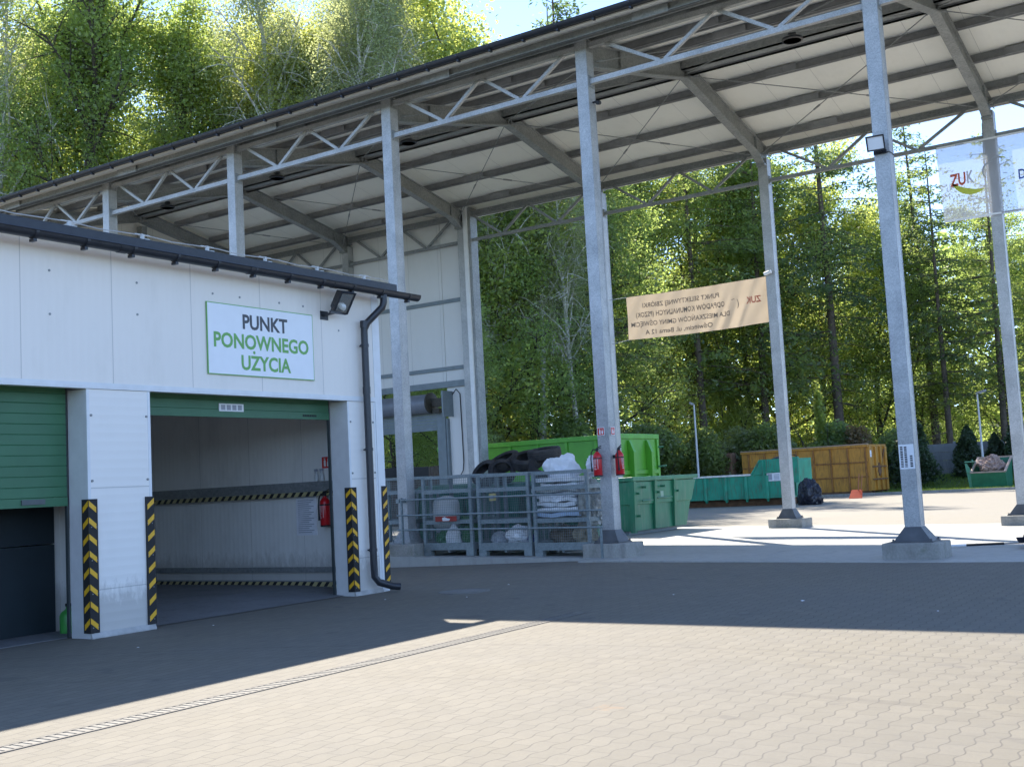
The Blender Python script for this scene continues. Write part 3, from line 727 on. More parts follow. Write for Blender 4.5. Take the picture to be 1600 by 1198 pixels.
# gutter and downpipe
ggx, ggz = GX+.30, 4.345
mb = MB(); halfpipe(mb, GY0-.2, -4.62, ggx, ggz, .075, 'y')
mb.tube([(ggx+.075, GY0-.2, ggz+.002), (ggx+.075, -4.62, ggz+.002)], .011, 6)
mb.prism([(ggx+.075*math.cos(math.pi+math.pi*k/10), -4.62, ggz+.075*math.sin(math.pi+math.pi*k/10)) for k in range(11)], (0, .012, 0))
for y in (-11.9, -9.95, -8.0, -6.45):                        # sleeve joints
    halfpipe(mb, y-.05, y+.05, ggx, ggz-.001, .081, 'y')
gg = mb.build("gutter", ANTH, gar, smooth=True)
y = -4.85
while y > GY0:
    mb = MB(); halfpipe(mb, y-.02, y+.02, ggx, ggz-.002, .084, 'y'); mb.box(ggx-.05, ggx+.03, y-.02, y+.02, ggz-.112, ggz-.082)
    mb.build("gutter_bracket", ANTH, gg); y -= .62
mb = MB(); px, py = GX+.095, -5.62
mb.tube([(ggx, -5.40, ggz-.06), (ggx, -5.40, ggz-.16), (ggx-.015, -5.42, ggz-.24), (px+.03, -5.58, ggz-.46), (px, py, ggz-.56), (px, py, ggz-.66), (px, py, .42), (px, py+.01, .24), (px+.03, py+.06, .16), (px+.13, py+.24, .09), (px+.19, py+.33, .075)], .052, 14)
for z in (3.55, 2.05, .62): mb.tube([(px, py, z-.022), (px, py, z+.022)], .059, 14); mb.bar((px-.10, py, z), (px, py, z), .02, .02); mb.bar((px, py-.09, z), (px, py, z), .018, .022)
for z in (3.86, 2.9): mb.tube([(px, py, z-.05), (px, py, z+.05)], .057, 14)
mb.build("downpipe", ANTH, gar, smooth=True)
# roller doors
def roller(y0, y1, zb, plate=True, label=False, xd=GX-.36):
    d = bpy.data.objects.new("roller_door", None); COL.objects.link(d); d.parent = gar; WLOC[d.name] = WLOC[gar.name]
    mb = MB(); z = zb+.10
    while z < 2.98:
        h = min(.115, 3.0-z)
        mb.prism([(xd+.014, y0, z), (xd+.019, y0, z+.006), (xd+.019, y0, z+h-.006), (xd+.014, y0, z+h), (xd-.02, y0, z+h), (xd-.02, y0, z)], (0, y1-y0, 0)); z += .1155
    mb.build("curtain", GREEND, d)
    mb = MB(); mb.box(xd-.025, xd+.03, y0, y1, zb, zb+.098); mb.build("bottom_bar", GREEND, d)
    return d, xd
d2, xd = roller(-9.34, -5.97, 2.50)
mb = MB(); a, b = -8.02, -7.60
mb.box(xd+.024, xd+.034, a, b, 2.575, 2.675)
for k in range(4): mb.box(xd+.035, xd+.038, a+.035+k*.095, a+.10+k*.095, 2.592, 2.658, 1)
mb.build("vent_grille", [WPAP, GREYP], d2)
mb = MB(); 
for k in range(8): mb.box(xd+.031, xd+.034, -6.50+k*.035, -6.50+k*.035+.024, 2.535, 2.565)
mb.build("maker_plate", BLACK, d2)
d1, xd1 = roller(-13.88, -10.26, 1.46)
mb = MB(); mb.box(xd1+.031, xd1+.05, -10.83, -10.55, 1.49, 1.545); mb.build("handle", plain("grey_grip", (0.10, 0.12, 0.12), .6), d1)
for (y, s) in ((-9.365, 1), (-5.945, -1), (-10.235, -1)):
    mb = MB(); mb.box(GX-.385, GX-.345, min(y, y+s*.022), max(y, y+s*.022), 0.01, 2.97); mb.build("guide_rail", plain("dark_guide_rail", (0.04, 0.05, 0.05), .5), d2)
# added near-black sheet whose colour stands in for shade in the left bay
mb = MB(); mb.box(-7.35, -7.30, GY0+.12, -9.88, .012, 1.02); mb.box(-7.35, -7.30, GY0+.12, -9.88, 1.03, 2.96); mb.build("bay_shade_sheet", plain("dark_teal_bay_shade", (0.012, 0.022, 0.028), .6, 0, .2, 2), gar)
# bumper rails with warning stripes along the side wall of the open bay
for z0, z1, sz, nm in ((1.50, 1.645, 1.42, 0), (.285, .365, .075, 1)):
    mb = MB(); yw = -5.335
    mb.box(-12.9, -6.52, yw-.045, yw, z0, z1)
    mb.box(-12.9, -6.52, yw-.10, yw-.001, sz, z0-.002 if nm == 0 else .16)
    lo, hi = (sz+.006, z0-.006) if nm == 0 else (sz+.008, .15)
    x = -12.8
    while x < -6.6:
        mb.poly([(x, yw-.1035, lo), (x+.07, yw-.1035, lo), (x+.13, yw-.1035, hi), (x+.06, yw-.1035, hi)], 1)
        mb.poly([(x+.07, yw-.1035, lo), (x+.155, yw-.1035, lo), (x+.215, yw-.1035, hi), (x+.13, yw-.1035, hi)], 2); x += .155
    if nm == 1: mb.box(-12.9, -6.52, yw-.06, yw-.001, .0, .07, 2)
    mb.build("bumper_rail", [GALVD, BLACK, YELDIM], gar, flip=False)
mb = MB(); mb.tube([(-7.12, -5.345, 2.5), (-7.12, -5.345, 2.0)], .012, 6); mb.build("conduit", WHITE, gar)
# ------------------------------------------------------------------ things on and near the garage
sb = thing("sign_board", (GX+.01, -7.555, 3.0), 'white sign with green border reading PUNKT PONOWNEGO UŻYCIA', 'sign')
mb = MB(); sy0, sy1, sz0, sz1 = -8.49, -6.61, 3.0, 3.91
mb.box(GX+.008, GX+.022, sy0, sy1, sz0, sz1); mb.build("board", SIGNG, sb)
mb = MB(); mb.box(GX+.0225, GX+.0245, sy0+.011, sy1-.011, sz0+.011, sz1-.011); mb.build("face", SIGNW, sb)
mb = MB(); XT = GX+.0265; cy_ = (sy0+sy1)/2
def gtext(body, yc, z, w, h, mi): mb.text(body, (XT, yc, z), (0,1,0), (0,0,1), w, h, mi, bold=.028)
gtext("PUNKT", cy_+.05, 3.615, .80, .19, 0)
gtext("PONOWNEGO", cy_-.0, 3.355, 1.68, .19, 1)
gtext("UZYCIA", cy_+.05, 3.085, .88, .19, 1)
mb.lathe([(.021, 0), (0, .0005)], 14, 1, Matrix.Translation((XT, cy_-.165, 3.312)) @ Matrix.Rotation(math.pi/2, 4, "Y"))
mb.build("lettering", [SIGNK, SIGNG], sb, flip=False)

fl = thing("floodlight", (GX, -6.27, 3.9), 'black floodlight on the garage wall beside the downpipe', 'floodlight')
def floodlight_head(parent, c, rot, w, h, d, dark, lens, visor=True):
    Mx = Matrix.Translation(c) @ rot
    mb = MB(); 
    V = lambda x, y, z: Mx @ Vector((x, y, z))
    vs = [V(a*w/2, 0, b*h/2) for a, b in ((-1,-1),(1,-1),(1,1),(-1,1))]+[V(a*w/2*.8, d, b*h/2*.75) for a, b in ((-1,-1),(1,-1),(1,1),(-1,1))]
    mb.add(vs, [(0,1,5,4),(1,2,6,5),(2,3,7,6),(3,0,4,7),(4,5,6,7)])
    fr = .022
    for (x0, x1, z0, z1) in ((-w/2,w/2,-h/2,-h/2+fr),(-w/2,w/2,h/2-fr,h/2),(-w/2,-w/2+fr,-h/2+fr,h/2-fr),(w/2-fr,w/2,-h/2+fr,h/2-fr)):
        vs = [V(x, y, z) for y in (-.012, .0) for x, z in ((x0,z0),(x1,z0),(x1,z1),(x0,z1))]
        mb.add(vs, [(3,2,1,0),(4,5,6,7),(0,1,5,4),(1,2,6,5),(2,3,7,6),(3,0,4,7)])
    mb.build("housing", dark, parent)
    mb = MB(); mb.poly([V(x, -.001, z) for x, z in ((-w/2+fr,-h/2+fr),(w/2-fr,-h/2+fr),(w/2-fr,h/2-fr),(-w/2+fr,h/2-fr))]); mb.build("lens", lens, parent, flip=False)
    return V
Rf = Matrix.Rotation(math.pi/2-.15, 4, 'Z') @ Matrix.Rotation(R_(38), 4, 'X')
V = floodlight_head(fl, (GX+.30, -6.25, 4.08), Rf, .26, .34, .13, ANTH, CHROME)
mb = MB(); mb.lathe([(.05, 0), (.03, .06), (0, .065)], 12, 0, Matrix.Translation(V(.0, -.02, -.06)) @ Matrix.Rotation(math.pi/2, 4, 'X')); mb.build("bulb", GLASS, fl)
mb = MB(); mb.bar((GX, -6.36, 3.93), (GX+.20, -6.34, 3.95), .04, .03); mb.bar((GX+.2, -6.44, 3.95), (GX+.2, -6.12, 3.95), .03, .03); mb.box(GX+.001, GX+.014, -6.43, -6.28, 3.87, 3.99)
mb.bar((GX+.2, -6.43, 3.95), (GX+.26, -6.41, 4.05), .03, .012); mb.bar((GX+.2, -6.13, 3.95), (GX+.26, -6.11, 4.05), .03, .012)
mb.build("bracket", ANTH, fl)

def corner_guard(yc, s, label):
    z0, z1 = .06, 1.52
    t = thing("corner_guard", (GX, yc, z0), label, 'corner guard', 'striped rubber corner guards on the garage openings')
    mb = MB(); T = .014; L = .105; xo = GX+.003
    yo = yc-s*.001
    mb.box(xo, xo+T, min(yo-s*T, yo+s*L), max(yo-s*T, yo+s*L), z0, z1)
    mb.box(xo-L, xo-.0005, min(yo-s*T, yo-s*.001), max(yo-s*T, yo-s*.001), z0, z1)
    n = 8; st = (z1-z0)/n
    for k in range(n):
        zt = z0+st*k+st*.92; dz = .075; th = .062
        X = xo+T+.0015; a, b = yo-s*T*.6, yo+s*(L-.02)
        mb.poly([(X, a, zt), (X, b, zt-dz), (X, b, zt-dz-th), (X, a, zt-th)], 1)
        Y = yo-s*(T+.0015); a, b = xo+T*.6, xo-(L-.02)
        mb.poly([(a, Y, zt), (b, Y, zt-dz), (b, Y, zt-dz-th), (a, Y, zt-th)], 1)
        if k % 2 == 0:
            for yy in (.022, .085): mb.tube([(xo+T-.002, yo+s*yy, zt-.11), (xo+T+.004, yo+s*yy, zt-.11)], .007, 6, 2)
    mb.build("guard_strip", [BLACK, YELT, GALVD], t, flip=False)
corner_guard(-10.23, 1, 'corner guard with full chevrons on the left edge of the middle pillar')
corner_guard(-9.37, -1, 'corner guard on the right edge of the middle pillar, at the open bay')
corner_guard(-5.94, 1, 'corner guard on the right pillar, between open bay and downpipe')
corner_guard(GY1+.006, -1, 'corner guard at the far end corner of the garage, right of the downpipe')

lw = thing("lightning_conductor", (GX, -8, 4.49), 'thin silver lightning wire on holders along the garage roof edge', 'lightning conductor')
mb = MB(); pts = []
for k, y in enumerate(np.arange(-15, -5.15, .35)): pts.append((GX+.10, y, 4.565+.012*math.sin(k*2.1)))
pts += [(GX+.10, -5.05, 4.555), (GX+.12, -4.98, 4.52), (GX+.15, -4.95, 4.45)]
mb.tube(pts, .006, 6); mb.tube([(GX+.02, y, 4.545) for y in np.arange(-15, -5.2, 1.1)], .005, 6)
mb.build("wire", GALVL, lw)
for y in np.arange(-14.4, -5.2, .98):
    mb = MB(); mb.box(GX+.02, GX+.2, y-.03, y+.03, 4.4985, 4.512); mb.box(GX+.085, GX+.115, y-.02, y+.02, 4.512, 4.585); mb.box(GX+.09, GX+.11, y-.10, y+.10, 4.57, 4.582); mb.build("holder", GALVL, lw)

def extinguisher(loc, rz, label, h=.5):
    t = thing("fire_extinguisher", loc, label, 'fire extinguisher', 'red fire extinguishers', rz=rz)
    s = h/.5; r = .078*s
    mb = MB(); mb.lathe([(r*.9, .0), (r, .015), (r, .34*s), (r*.92, .37*s), (r*.6, .405*s), (r*.35, .42*s), (r*.35, .435*s)], 24)
    b = mb.build("cylinder", RED, t, world=False, smooth=True)
    mb = MB(); mb.lathe([(r*.97, -.012), (r*1.0, .0), (r*.97, .022*s)], 24); mb.build("foot_ring", BLACK, t, world=False, smooth=True)
    mb = MB(); mb.lathe([(.02, .436*s), (.024, .47*s), (.018, .485*s)], 12)
    mb.bar((-.02, 0, .47*s), (.085, 0, .50*s), .018, .012); mb.bar((-.02, 0, .485*s), (.09, 0, .535*s), .018, .010); mb.build("valve_handle", BLACK, t, world=False)
    mb = MB(); mb.tube([(-.02, 0, .465*s), (-.07, -.01, .475*s), (-.105, -.02, .42*s), (-.112, -.03, .30*s), (-.105, -.035, .16*s), (-.1, -.035, .08*s)], [.011]*4+[.013, .018], 8); mb.build("hose", BLACK, t, world=False, smooth=True)
    mb = MB()
    for k, (a0, a1, z0, z1) in enumerate(((-125, -80, .20, .32), (-125, -88, .17, .19), (-122, -92, .145, .158), (-120, -85, .11, .13), (-70, -60, .12, .31))):
        n = 5
        for q in range(n):
            p0, p1 = R_(a0+(a1-a0)*q/n), R_(a0+(a1-a0)*(q+1)/n-(3 if k < 1 else 0)); rr = r+.0015
            mb.poly([(rr*math.cos(p0), rr*math.sin(p0), z0*s), (rr*math.cos(p1), rr*math.sin(p1), z0*s), (rr*math.cos(p1), rr*math.sin(p1), z1*s), (rr*math.cos(p0), rr*math.sin(p0), z1*s)])
    mb.build("label", plain("pale_red_label", (0.70, 0.42, 0.42), .5), t, world=False, flip=False)
    mb = MB(); mb.box(-.03, .03, .04, r+.045, .30*s, .36*s); mb.lathe([(r+.003, .30*s), (r+.003, .32*s)], 20); mb.build("bracket", BLACK, t, world=False)
    return t
extinguisher((-5.385, -.235, 1.52), 0.1, 'red fire extinguisher on the column front, left of the pair by the cages')
extinguisher((-5.065, .0, 1.52), math.pi/2, 'red fire extinguisher on the side of the column, right of the pair by the cages')
extinguisher((-7.10, -5.47, .98), -.1, 'red fire extinguisher on the inner wall of the open garage bay')
def ext_sign(o, ux, label, s=.15):
    ux = Vector(ux); n = ux.cross(Vector((0,0,1)))
    t = thing("extinguisher_sign", o, label, 'sign', 'red square fire extinguisher signs')
    mb = MB()
    def rect(a, b, c, d, off, mi):
        O = Vector(o)
        mb.poly([O+ux*x+Vector((0,0,z))+n*off for x, z in ((a,c),(b,c),(b,d),(a,d))], mi)
    O = Vector(o); 
    mb.prism([O+ux*x+Vector((0,0,z)) for x, z in ((-s/2,-s/2),(s/2,-s/2),(s/2,s/2),(-s/2,s/2))], n*.004, 0)
    h = s/2
    rect(-h*.85, h*.85, -h*.85, h*.85, .0055, 1)
    rect(-h*.45, -h*.05, -h*.6, h*.35, .007, 0); rect(-h*.32, -h*.18, h*.35, h*.6, .007, 0); rect(-h*.5, -h*.1, h*.55, h*.65, .007, 0)
    rect(h*.2, h*.6, -h*.6, h*.1, .007, 0); rect(h*.33, h*.47, h*.1, h*.6, .007, 0)
    mb.build("sign_plate", [WPAP, REDS], t, flip=False)
ext_sign((-5.335, -CD/2-.012, 2.31), (1,0,0), 'red and white extinguisher sign on the column front face, left one')
ext_sign((-5.30+CW/2+.012, .0, 2.31), (0,1,0), 'red and white extinguisher sign on the column side face, right one')
ext_sign((-7.16, -5.345, 1.92), (1,0,0), 'red extinguisher sign on the inner wall of the open garage bay', .2)
nt_ = thing("notice_sheet", (-7.6, -5.34, .84), 'pale printed notice sheet on the inner garage wall', 'notice')
mb = MB(); mb.box(-7.82, -7.40, -5.346, -5.338, .84, 1.46); 
for k in range(17): mb.poly([(-7.78, -5.348, 1.36-k*.03), (-7.78+.33-.1*((k*7) % 3)/2, -5.348, 1.36-k*.03), (-7.78+.33-.1*((k*7) % 3)/2, -5.348, 1.372-k*.03), (-7.78, -5.348, 1.372-k*.03)], 1)
mb.poly([(-7.80, -5.348, 1.41), (-7.42, -5.348, 1.41), (-7.42, -5.348, 1.435), (-7.80, -5.348, 1.435)], 1)
mb.build("sheet", [plain("bluish_paper", (0.80, 0.80, 0.84), .5), GREYP], nt_, flip=False)
for x, lb in ((-7.33, 'small spray bottle on the bumper rail, left of two'), (-7.22, 'small spray bottle on the bumper rail, right of two')):
    t = thing("spray_bottle", (x, -5.385, 1.645), lb, 'bottle', 'spray bottles on the garage rail')
    mb = MB(); mb.lathe([(.03, 0), (.032, .01), (.032, .09), (.014, .12), (.014, .15)], 14, 0, Matrix.Translation((x, -5.385, 1.645))); mb.build("bottle", DRUMW, t, smooth=True)
    mb = MB(); mb.box(x-.035, x+.015, -5.40, -5.37, 1.795, 1.83); mb.box(x-.03, x-.02, -5.393, -5.377, 1.765, 1.795); mb.build("trigger", GREYP, t)
t = thing("canister", (-6.98, -9.93, .012), 'green plastic canister behind the middle pillar in the left bay', 'canister')
mb = MB(); mb.lathe([(.095, 0), (.10, .02), (.10, .19), (.085, .23), (.03, .27), (.03, .30)], 16, 0, Matrix.Translation((-6.98, -9.93, .012))); mb.build("body", plain("bright_green_plastic", (.06, .32, .06), .4), t, smooth=True)
mb = MB(); mb.lathe([(.036, .30), (.036, .33), (0, .335)], 12, 0, Matrix.Translation((-6.98, -9.93, .012))); mb.build("cap", BLACK, t)

# ------------------------------------------------------------------ things on the canopy
fl2 = thing("floodlight", (-.02, -.13, 6.43), 'square floodlight with pale lens strapped to the tall front column on the right', 'floodlight')
V = floodlight_head(fl2, (-.02, -.36, 6.43), Matrix.Rotation(.12, 4, 'Z') @ Matrix.Rotation(R_(24), 4, 'X'), .28, .24, .07, ANTH, WPAP)
mb = MB(); mb.box(-.12, .08, -.152, -.128, 6.30, 6.36); mb.bar((-.02, -.15, 6.33), (-.02, -.3, 6.36), .05, .02); mb.build("bracket", ANTH, fl2)
mb = MB()
for z in (6.31,): 
    for y in (-.128, .128): mb.box(-.12, .12, y-.003, y+.003, z, z+.012)
    for x in (-.1235, .1235): mb.box(x-.003, x+.003, -.131, .131, z, z+.012)
mb.build("strap", BLACK, fl2)
for z, xs_ in ((4.9, 0), (2.9, 0)): pass
st = thing("sticker", (-.01, -.13, 1.37), 'white notice sticker with sideways print on the right front column', 'sticker')
mb = MB(); mb.box(-.115, .112, -.1285, -.1265, 1.36, 1.74)
mb.build("sheet", WPAP, st)
mb = MB()
rs = random.Random(4)
for col, x0 in enumerate((-.095, -.035, .045)):
    z = 1.39
    while z < (1.70 if col < 2 else 1.55):
        h = rs.uniform(.012, .03); mb.poly([(x0, -.1295, z), (x0+.04, -.1295, z), (x0+.04, -.1295, z+h), (x0, -.1295, z+h)]); z += h+.008
mb.build("print", SIGNK, st, flip=False)

def hanging_lamp(x, lb, y=3.0):
    zt = rtop(y)+.0; t = thing("ceiling_lamp", (x, y, zt-.6), lb, 'lamp', 'round lamps hanging under the canopy roof')
    zc = zt-.40
    mb = MB(); mb.tube([(x, y, zt+.0), (x, y, zt-.22)], .018, 8); mb.box(x-.07, x+.07, y-.05, y+.05, zt-.10, zt-.0); mb.build("hanger", GALVD, t)
    mb = MB(); mb.lathe([(.06, .16), (.08, .15), (.09, .07), (.16, .05), (.205, .02), (.205, -.02), (.17, -.03), (.17, -.01)], 24, 0, Matrix.Translation((x, y, zc))); mb.build("housing", ANTH, t, smooth=True)
    mb = MB(); mb.lathe([(.165, -.018), (0, -.018)], 24, 0, Matrix.Translation((x, y, zc))); mb.build("diffuser", WPAP, t)
for x, lb in ((-2.35, 'round lamp under the roof nearest the right front column'), (-11.9, 'round lamp under the roof, second from the right'), (-16.3, 'round lamp under the roof, third from the right'), (-20.6, 'round lamp under the roof at the far left end')):
    hanging_lamp(x, lb)
t = thing("camera", (-5.1, .02, 8.35), 'small dark camera on the upper side of the column with two extinguishers', 'camera')
mb = MB(); mb.bar((-5.18, .02, 8.38), (-5.06, .02, 8.38), .03, .03); mb.tube([(-5.06, .05, 8.36), (-5.04, -.06, 8.33)], .04, 10); mb.build("body", BLACK, t)
t = thing("security_camera", (-5.33, RY-.13, 6.3), 'small white security camera on the rear column above the banner end', 'camera')
mb = MB(); mb.tube([(-5.42, RY-.20, 6.29), (-5.24, RY-.22, 6.33)], .045, 12); mb.build("body", WPAP, t, smooth=True)
mb = MB(); mb.bar((-5.30, RY-.13, 6.33), (-5.30, RY-.2, 6.33), .03, .03); mb.build("mount", GALVD, t)

# beige banner, seen from behind: its print reads mirrored
def cloth(x0, x1, z0, z1, y, fold, nx=90, nz=26, skew=0.0):
    vs = []; fs = []
    for j in range(nz+1):
        for i in range(nx+1):
            u, v = i/nx, j/nz
            x = x0+(x1-x0)*u; z = z0+(z1-z0)*v
            sag = -.035*math.sin(math.pi*u)
            vs.append((x, y+fold(u, v), z+sag*(1 if v < .5 else .4)+skew*u))
    for j in range(nz):
        for i in range(nx): a = j*(nx+1)+i; fs.append((a, a+1, a+nx+2, a+nx+1))
    return vs, fs
def bfold(u, v):
    s = 0
    for k, (c, w, a) in enumerate(((.80, .022, .035), (.86, .02, -.03), (.92, .02, .035), (.72, .03, .02))):
        d = (u - (c - .14*(1-v)))/w; s += a*math.exp(-d*d)*(.3+.7*math.sin(math.pi*min(1, v+.25)))
    return s + .018*math.sin(u*19+v*3) + .006*math.sin(u*47-v*9) + .05*math.sin(math.pi*u)
by = RY-.02
bn = thing("banner", (-7.4, by, 5.1), 'beige cloth banner seen from behind with mirrored print, tied between rear columns', 'banner')
vs, fs = cloth(-9.38, -5.45, 5.12, 6.26, by, bfold)
mb = MB(); mb.add(vs, fs); mb.build("cloth", CREAM, bn, smooth=True, flip=False)
mb = MB()
def btext(body, u, v, w, h, mi=0, bold=.012):
    # u, v as fractions of the cloth; follows its folds
    V_, F_ = text_geo(body, bold); xs_ = [p[0] for p in V_]; wd = max(xs_)-min(xs_); xm = (max(xs_)+min(xs_))/2
    out = []
    for x, y_, z_ in V_:
        X = -9.38+3.93*u-(x-xm)*w/wd; Z = 5.12+1.14*v+y_*h/.73
        uu = (X+9.38)/3.93; vv = (Z-5.12)/1.14
        sag = -.035*math.sin(math.pi*uu)*(1 if vv < .5 else .4)
        out.append((X, by+bfold(uu, vv)-.012, Z+sag))
    mb.add(out, F_, mi)
btext("PUNKT SELEKTYWNEJ ZBIÓRKI", .395, .71, 2.15, .125)
btext("ODPADÓW KOMUNALNYCH (PSZOK)", .385, .50, 2.50, .125)
btext("DLA MIESZKAŃCÓW GMINY OŚWIĘCIM", .38, .29, 2.78, .125)
btext("Oświęcim, ul. Bema 12 A", .37, .09, 1.9, .125)
mb.build("lettering", BINK, bn, flip=False)
mb = MB(); btext("ZUK", .905, .48, .40, .16, 1, .03)
btext("(", .80, .46, .05, .17, 0); btext("~", .765, .58, .1, .10, 0)
mb.build("logo", [BINK, BRED], bn, flip=False)
mb = MB()
for (p, q) in (((-9.38, by, 6.26), (-9.98, by, 6.26)), ((-9.38, by, 5.12), (-9.98, by, 5.05)), ((-5.45, by, 5.12), (-5.36, by, 5.12)), ((-5.45, by, 6.26), (-5.36, by, 6.28))): mb = MB(); mb.tube([p, q], .008, 5); mb.build("rope", GREYP, bn)
# translucent banner at the right
wy = RY-.14-.04
wb = thing("banner", (.6, wy, 6.8), 'see-through white mesh banner with red and lime print on the right rear column', 'banner')
wf = lambda u, v: .012*math.sin(u*14+v*4)+.006*math.sin(u*33)
vs, fs = cloth(-1.15, 3.3, 6.83, 8.56, wy, wf, 60, 20)
vs = [(x+.06*(1-(z-6.83)/1.73)*(1 if x < 0 else 0), y, z) for x, y, z in vs]
mb = MB(); mb.add(vs, fs); mb.build("mesh_cloth", BANM, wb, smooth=True, flip=False)
mb = MB(); mb.bar((-1.13, wy-.004, 8.55), (3.3, wy-.004, 8.55), .012, .04); mb.bar((-1.09, wy-.004, 6.85), (3.3, wy-.004, 6.85), .012, .04); mb.build("hem", WPAP, wb)
mb = MB(); yt = wy-.03
mb.text("ZU", (-.72, yt, 7.62), (1,0,.03), (0,0,1), .34, .28, 0, .03)
mb.text("K", (-.45, yt, 7.635), (1,0,.03), (0,0,1), .15, .28, 4, .03)
def arc(cx, cz, r, a0, a1, w0, w1, mi, n=14, sx=1.0):
    for q in range(n):
        t0, t1 = q/n, (q+1)/n
        A0, A1 = R_(a0+(a1-a0)*t0), R_(a0+(a1-a0)*t1)
        e0, e1 = w0+(w1-w0)*math.sin(math.pi*t0), w0+(w1-w0)*math.sin(math.pi*t1)
        mb.poly([(cx+sx*(r-e0)*math.cos(A0), yt, cz+(r-e0)*math.sin(A0)), (cx+sx*(r+e0)*math.cos(A0), yt, cz+(r+e0)*math.sin(A0)), (cx+sx*(r+e1)*math.cos(A1), yt, cz+(r+e1)*math.sin(A1)), (cx+sx*(r-e1)*math.cos(A1), yt, cz+(r-e1)*math.sin(A1))], mi)
arc(-.35, 8.02, .60, 215, 285, .01, .07, 1)
arc(.02, 7.82, .20, 80, 220, .006, .02, 2); arc(.12, 7.98, .13, 20, 150, .005, .018, 2); arc(.20, 7.90, .18, 50, 100, .005, .016, 1)
mb.build("logo", [BSHD, BYEL, GREYP, BBLU, plain("faint_grey_print", (.60, .60, .66), .7)], wb, flip=False)
mb = MB(); mb.text("D", (.62, yt, 7.52), (1,0,0), (0,0,1), .15, .22, 0, .02)
mb.build("lettering", BBLU, wb, flip=False)

# ------------------------------------------------------------------ guard rail and cages
zsl = zslab(-7.6)
gr_ = thing("guard_rail", (-7.6, -.40, zsl), 'three horizontal grey tubes fixed between two front columns before the cages', 'guard rail')
for za, zb_ in ((1.25, 1.22), (.945, .915), (.66, .615)):
    mb = MB(); mb.tube([(-9.98, -.33, za+.005), (-5.30, -.33, zb_)], .019, 10); mb.build("rail", CAGE, gr_, smooth=True)
mb = MB(); mb.bar((-5.32, -.375, .07), (-5.32, -.375, .60), .035, .035); mb.build("post", CAGE, gr_); mb = MB(); mb.bar((-9.86, -.33, .2), (-9.86, -.33, 1.3), .03, .05); mb.box(-9.98, -9.9, -.36, -.1, 1.2, 1.28); mb.build("post", CAGE, gr_)

def make_cage(loc, label, W=1.21, D=.98, H=1.57):
    t = thing("mesh_cage", loc, label, 'cage', 'steel mesh cages on pallet feet')
    w, d = W/2, D/2; P = .06
    def B(name, boxes, mat=CAGE):
        mb = MB()
        for b in boxes: mb.box(*b)
        return mb.build(name, mat, t, world=False)
    B("pallet_base", [(-w, w, -d, d, .115, .20), (-w, -w+.17, -d, -d+.12, 0, .115), (w-.17, w, -d, -d+.12, 0, .115), (-w, -w+.17, d-.12, d, 0, .115), (w-.17, w, d-.12, d, 0, .115), (-.02, .02, -d+.02, d-.02, .07, .114)])
    for sx in (-1, 1):
        for sy in (-1, 1):
            x = sx*(w-P/2); y = sy*(d-P/2)
            B("corner_post", [(x-P/2, x+P/2, y-P/2, y+P/2, .2, H+.0)])
    for sy in (-1, 1):
        y = sy*(d-.03)
        f = B("front_frame" if sy < 0 else "rear_frame", [(-w+P, w-P, y-.022, y+.022, z0, z1) for z0, z1 in ((.201, .255), (.62, .70), (1.22, 1.30), (H-.06, H))]+([(-.02, .02, y-.015, y+.015, .255, .62), (-.02, .02, y-.015, y+.015, .70, 1.22)] if sy > 0 else []))
        mb = MB(); n = 24; yy = y+.024*sy*-1
        for k in range(1, n): x = -w+P+(W-2*P)*k/n; mb.box(x-.0017, x+.0017, yy-.0017, yy+.0017, .25, H-.06)
        z = .29
        while z < H-.07: mb.box(-w+P, w-P, yy-.0052, yy-.0019, z-.0017, z+.0017); z += .047
        mb.build("mesh", CAGE, f, world=False)
    for sx in (-1, 1):
        x = sx*(w-.03)
        f = B("side_frame", [(x-.02, x+.02, -.02, .02, .255, .62), (x-.02, x+.02, -.02, .02, .70, 1.22)]+[(x-.02, x+.02, -d+P, d-P, z0, z1) for z0, z1 in ((.201, .255), (.62, .70), (1.22, 1.30), (H-.06, H))])
        mb = MB(); n = 18
        for k in range(1, n): y = -d+P+(D-2*P)*k/n; mb.box(x-.0017, x+.0017, y-.0017, y+.0017, .25, H-.06)
        z = .29
        while z < H-.07: mb.box(x+.0019, x+.0052, -d+P, d-P, z-.0017, z+.0017); z += .047
        mb.build("mesh", CAGE, f, world=False)
    return t
ycg = .42
CX = [-8.945, -7.60, -6.32]
cg = make_cage((CX[0], ycg, zslab(CX[0])), 'left mesh cage by the column holding a white drum and bags')
for x, w_, lb in ((CX[1], 1, 'middle mesh cage with black tyres piled on top'), (CX[2], 1, 'right mesh cage stuffed with white folded sheets, beside the extinguishers')):
    c = copy_tree(cg); c.location = (x, ycg, zslab(x)); c['label'] = lb; WLOC[c.name] = Vector(c.location)
c = copy_tree(cg); c.location = (-10.75, ycg+.15, zslab(-10.75)); c['label'] = 'far left mesh cage, mostly hidden between the garage corner and a column'
t = thing("black_crate", (-10.7, ycg+.1, zslab(-10.7)+1.57), 'shallow black crate on top of the cage behind the garage corner', 'crate')
mb = MB(); x, z = -10.75, zslab(-10.7)+1.57
mb.box(x-.55, x+.6, ycg-.35, ycg-.31, z+.001, z+.2); mb.box(x-.55, x+.6, ycg+.51, ycg+.55, z+.001, z+.2); mb.box(x-.55, x-.51, ycg-.31, ycg+.51, z+.001, z+.2); mb.box(x+.56, x+.6, ycg-.31, ycg+.51, z+.001, z+.2); mb.box(x-.51, x+.56, ycg-.31, ycg+.51, z+.001, z+.03)
mb.build("crate", BLACK, t, bevel=.01)
